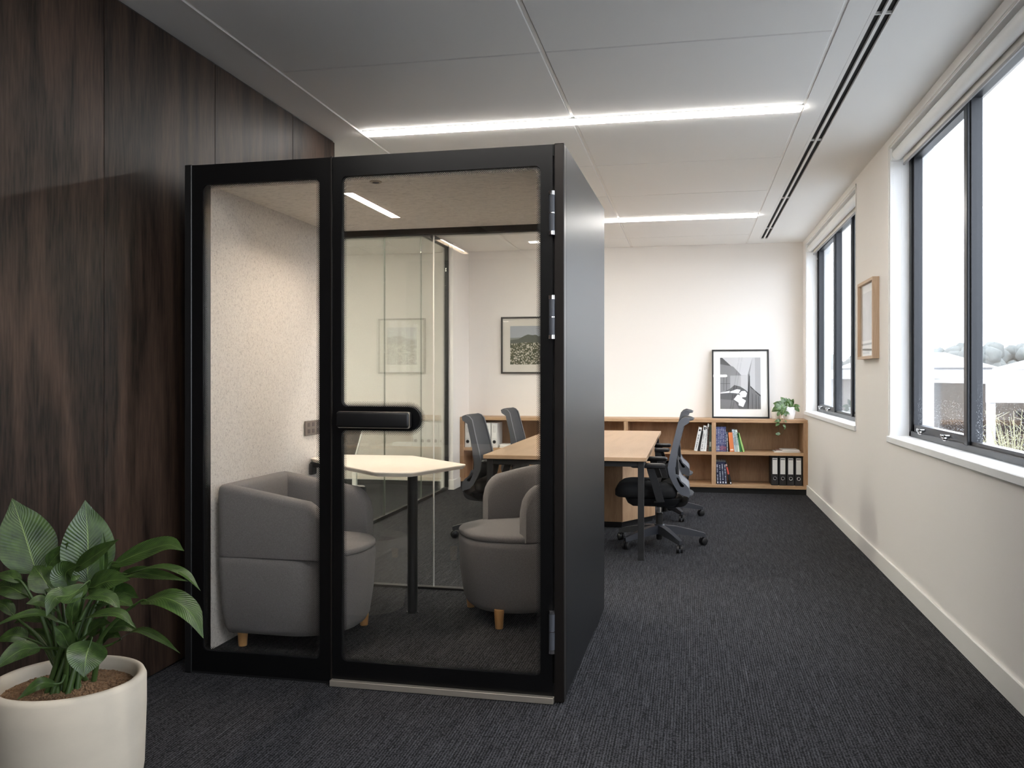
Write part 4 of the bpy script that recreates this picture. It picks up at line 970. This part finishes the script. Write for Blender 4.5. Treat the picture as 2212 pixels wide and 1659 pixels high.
def add_leaf(p, d, size, nrm):
    global first
    o = proto if first else proto.copy()
    if not first: col.objects.link(o); o.parent = vine
    first = False
    x = d.normalized(); z = (nrm - x * nrm.dot(x)).normalized(); y = z.cross(x)
    R = Matrix((x, y, z)).transposed().to_4x4(); o.matrix_local = Matrix.Translation(p) @ R @ Matrix.Scale(size, 4)
def zp(zx, zy, y): return at_y(1520 + zx / 7.9, 740 + zy / 7.9, y) - VO
# crown leaves: (base zoom xy, tip zoom xy, y)
CL = [((1420, 1080), (1310, 915), 9.98), ((1430, 1060), (1400, 930), 10.02), ((1480, 1070), (1450, 940), 10.0), ((1500, 1060), (1535, 950), 10.02), ((1530, 1080), (1660, 1090), 9.98), ((1560, 1100), (1640, 1190), 9.94),
      ((1400, 1070), (1250, 1000), 9.96), ((1380, 1080), (1170, 1030), 9.93), ((1360, 1090), (1140, 1180), 9.9), ((1330, 1090), (1240, 1090), 9.9), ((1320, 1100), (1180, 1140), 9.88), ((1400, 1100), (1300, 1200), 9.9), ((1420, 1090), (1350, 1130), 9.91),
      ((1330, 1150), (1270, 1220), 9.87), ((1350, 1160), (1420, 1270), 9.87), ((1380, 1190), (1480, 1225), 9.88), ((1300, 1180), (1250, 1260), 9.86), ((1450, 1080), (1560, 1075), 9.97), ((1390, 1020), (1330, 980), 10.0), ((1460, 1090), (1420, 1030), 9.94), ((1350, 1060), (1400, 1010), 9.95), ((1380, 1130), (1320, 1250), 9.86),
      ((1510, 1085), (1470, 990), 9.95), ((1290, 1060), (1200, 1080), 9.9), ((1310, 1330), (1200, 1350), 9.85), ((1290, 1370), (1220, 1430), 9.845), ((1380, 1330), (1420, 1370), 9.85), ((1360, 1400), (1400, 1460), 9.845), ((1390, 1430), (1385, 1490), 9.845), ((1300, 1540), (1240, 1590), 9.84), ((1290, 1560), (1215, 1560), 9.84), ((1280, 1350), (1330, 1310), 9.85)]
for b, tp, y in CL:
    p0, p1 = zp(b[0], b[1], y), zp(tp[0], tp[1], y - .02); d = p1 - p0
    add_leaf(p0, d, max(.032, d.length * .92), Vector((rr.uniform(-.3, .3), -1, rr.uniform(.2, .9))))
for pts in ([(1480, 1110, 10.0), (1400, 1060, 9.95), (1300, 1180, 9.87), (1290, 1330, 9.85), (1275, 1450, 9.845), (1290, 1560, 9.84)], [(1500, 1110, 10.0), (1420, 1080, 9.93), (1330, 1250, 9.86), (1380, 1400, 9.845), (1350, 1530, 9.84), (1310, 1580, 9.84)], [(1520, 1110, 10.), (1560, 1060, 9.97), (1590, 1110, 9.94)], [(1490, 1110, 10.), (1380, 1070, 9.94), (1200, 1060, 9.91)]):
    bm = bmesh.new(); tube(bm, bez([zp(a, b, y) for a, b, y in pts], 6), .0016, 6); mk('vine', bm, M_stem, vine, 60)

# ------------------------------------------------------------ outside
GZ = -1.3
M_asph = mat('wet_asphalt', rgb(36, 40, 48), .6, var=.2, vscale=(.4, .4, .4)); M_bw = mat('white_render', rgb(168, 170, 172), .9); M_bg = mat('pale_cladding', rgb(104, 104, 104), .9)
M_beige = mat('beige_render', rgb(100, 92, 86), .9); M_roof = mat('light_metal_roof', rgb(160, 163, 168), .6); M_dw = mat('dark_glazing', rgb(50, 53, 58), .3)
M_tree = mat('grey_green_crown', rgb(92, 97, 96), .95, var=.2, vscale=(2, 2, 2)); M_bark = mat('pale_twig', rgb(150, 148, 120), .9)
structure('ground_outside', box(1.8, 220, -60, 320, GZ - .2, GZ), M_asph, 'wet grey asphalt yard outside the windows', 'yard')
structure('bounce_slab', box(1.6, 7.0, -60, 120, GZ, GZ + .02), mat('pale_bounce_surface', rgb(150, 150, 148), .9), 'added pale slab, out of view, bouncing daylight up to the office ceiling', 'reflector')  # unseen slab added to bounce daylight onto the ceiling
def building(name, label, x, y, parts, rz=0):
    t = empty(name, label, 'building', (x, y, GZ), rz)
    for n, m, b in parts: mk(n, box(*b), m, t, 0)
    return t
g = -GZ
building('canopy_building', 'white building with a deep flat canopy on slim posts across the yard', 7.45, 24.2, [
    ('fascia', M_bw, (0, 16, 0, .3, g + .62, g + 1.24)), ('canopy_roof', M_roof, (0, 16, .3, 9, g + 1.1, g + 1.22)), ('back_wall', M_beige, (0, 16, 9, 9.2, 0, g + 1.1)), ('post', M_bw, (0, .16, .05, .25, 0, g + .62)),
    ('post', M_bw, (4.2, 4.36, .05, .25, 0, g + .62)), ('post', M_bw, (8.4, 8.56, .05, .25, 0, g + .62)), ('roof_vent', M_bw, (2.7, 2.9, 4, 4.2, g + 1.2, g + 1.75)), ('roof_ridge', M_roof, (0, 16, 4.5, 9, g + 1.2, g + 1.4))])
building('long_low_building', 'long low pale building with white roof edge beyond the yard', 3.0, 46., [
    ('wall', M_bg, (0, 34, 0, 8, 0, g + 1.15)), ('plinth_wall', M_beige, (-2, 40, -.2, 0, 0, .5)), ('roof_edge', M_bw, (-.3, 34.3, -.4, 8.4, g + 1.2, g + 1.62)), ('window_band', M_dw, (10, 14, -.05, 0, 1.0, 1.9)), ('window_band', M_dw, (17, 21, -.05, 0, 1.0, 1.9)), ('pilaster', M_bw, (8.6, 9.2, -.1, 0, 0, g + 1.15))])
def house(x, y, w, d, hh, label):
    t = empty('house', label, 'house', (x, y, GZ)); mk('wall', box(0, w, 0, d, 0, hh), M_bw, t, 0)
    bm = bmesh.new(); loft(bm, [[(-.4, -.4, hh), (w + .4, -.4, hh), (w + .4, d + .4, hh), (-.4, d + .4, hh)], [(w * .25, d * .45, hh + 1.3), (w * .75, d * .45, hh + 1.3), (w * .75, d * .55, hh + 1.3), (w * .25, d * .55, hh + 1.3)]]); mk('roof', bm, M_roof, t, 0)
    for k in range(3): mk('window', box(w * (.15 + .28 * k), w * (.15 + .28 * k) + 1.2, -.04, 0, hh * .45, hh * .8), M_dw, t, 0)
house(13, 74, 10, 8, 3.3, 'white house with hipped roof behind the long low building'); house(27, 78, 12, 9, 3.2, 'white house with hipped roof beside a conifer on the skyline'); house(42, 82, 13, 9, 3.4, 'white house with hipped roof at the end of the skyline')
def tree(x, y, r, hgt, label, con=False, seed=0):
    t = empty('tree', label, 'tree', (x, y, GZ), 0, 'trees on the skyline'); rr = random.Random(seed)
    bm = bmesh.new(); tube(bm, [(0, 0, 0), (0, 0, hgt * .7)], [.25, .12], 8); mk('trunk', bm, M_bark, t)
    bm = bmesh.new()
    for i in range(26):
        f = rr.random(); a = rr.random() * 2 * pi; q = r * sqrt(rr.random()) * ((1 - f) if con else 1 - .5 * abs(f - .4))
        z = hgt * (.3 + .65 * f); s = r * rr.uniform(.22, .42) * ((1.15 - f) if con else 1)
        bmesh.ops.create_icosphere(bm, subdivisions=2, radius=s, matrix=Matrix.Translation((q * cos(a), q * sin(a), z)))
    for v in bm.verts: v.co += Vector((rr.uniform(-1, 1), rr.uniform(-1, 1), rr.uniform(-1, 1))) * r * .05
    mk('crown', bm, M_tree, t, 120)
for i, (u, fw, r, hgt, con) in enumerate(((2030, 110, 2.2, 4.8, 0), (2064, 128, 4, 6.8, 0), (2122, 100, 2.6, 5.6, 0), (2152, 132, 4.2, 6.4, 0), (2180, 112, 3.6, 6.4, 0), (2232, 98, 2.6, 8., 1), (2290, 120, 5, 7, 0), (1784, 150, 3, 6.2, 0), (1806, 170, 3, 6.4, 0), (1832, 140, 3, 6.4, 0))):
    p = at_depth(u, 814, fw); tree(p.x, p.y, r, hgt, ['pointed conifer on the skyline beyond the roofs', 'low rounded tree on the skyline seen through the large window', 'low rounded tree on the skyline seen through the window by the bookcase'][0 if con else (1 if u > 1900 else 2)], con, i)
# bare pale shrub in the yard
p = at_depth(2196, 814, 17.); t = empty('bare_shrub', 'pale bare branched shrub in the yard by the canopy post', 'shrub', (p.x, p.y, GZ))
bm = bmesh.new(); rr = random.Random(5)
for i in range(120):
    a = rr.random() * 2 * pi; l = rr.uniform(.8, 2.05); s = rr.uniform(.15, .5)
    d = Vector((cos(a) * s, sin(a) * s, 1)).normalized(); q = Vector((rr.uniform(-.1, .1), rr.uniform(-.1, .1), 0)); e = q + d * l
    tube(bm, [q, q + d * l * .6, e + Vector((0, 0, -.1 * s))], [.012, .008, .004], 4)
    for k in range(4):
        b = q.lerp(e, rr.uniform(.35, .95)); tube(bm, [b, b + Vector((rr.uniform(-1, 1), rr.uniform(-1, 1), rr.uniform(.1, 1))).normalized() * rr.uniform(.15, .4)], [.005, .003], 3)
mk('branches', bm, M_bark, t, 0)
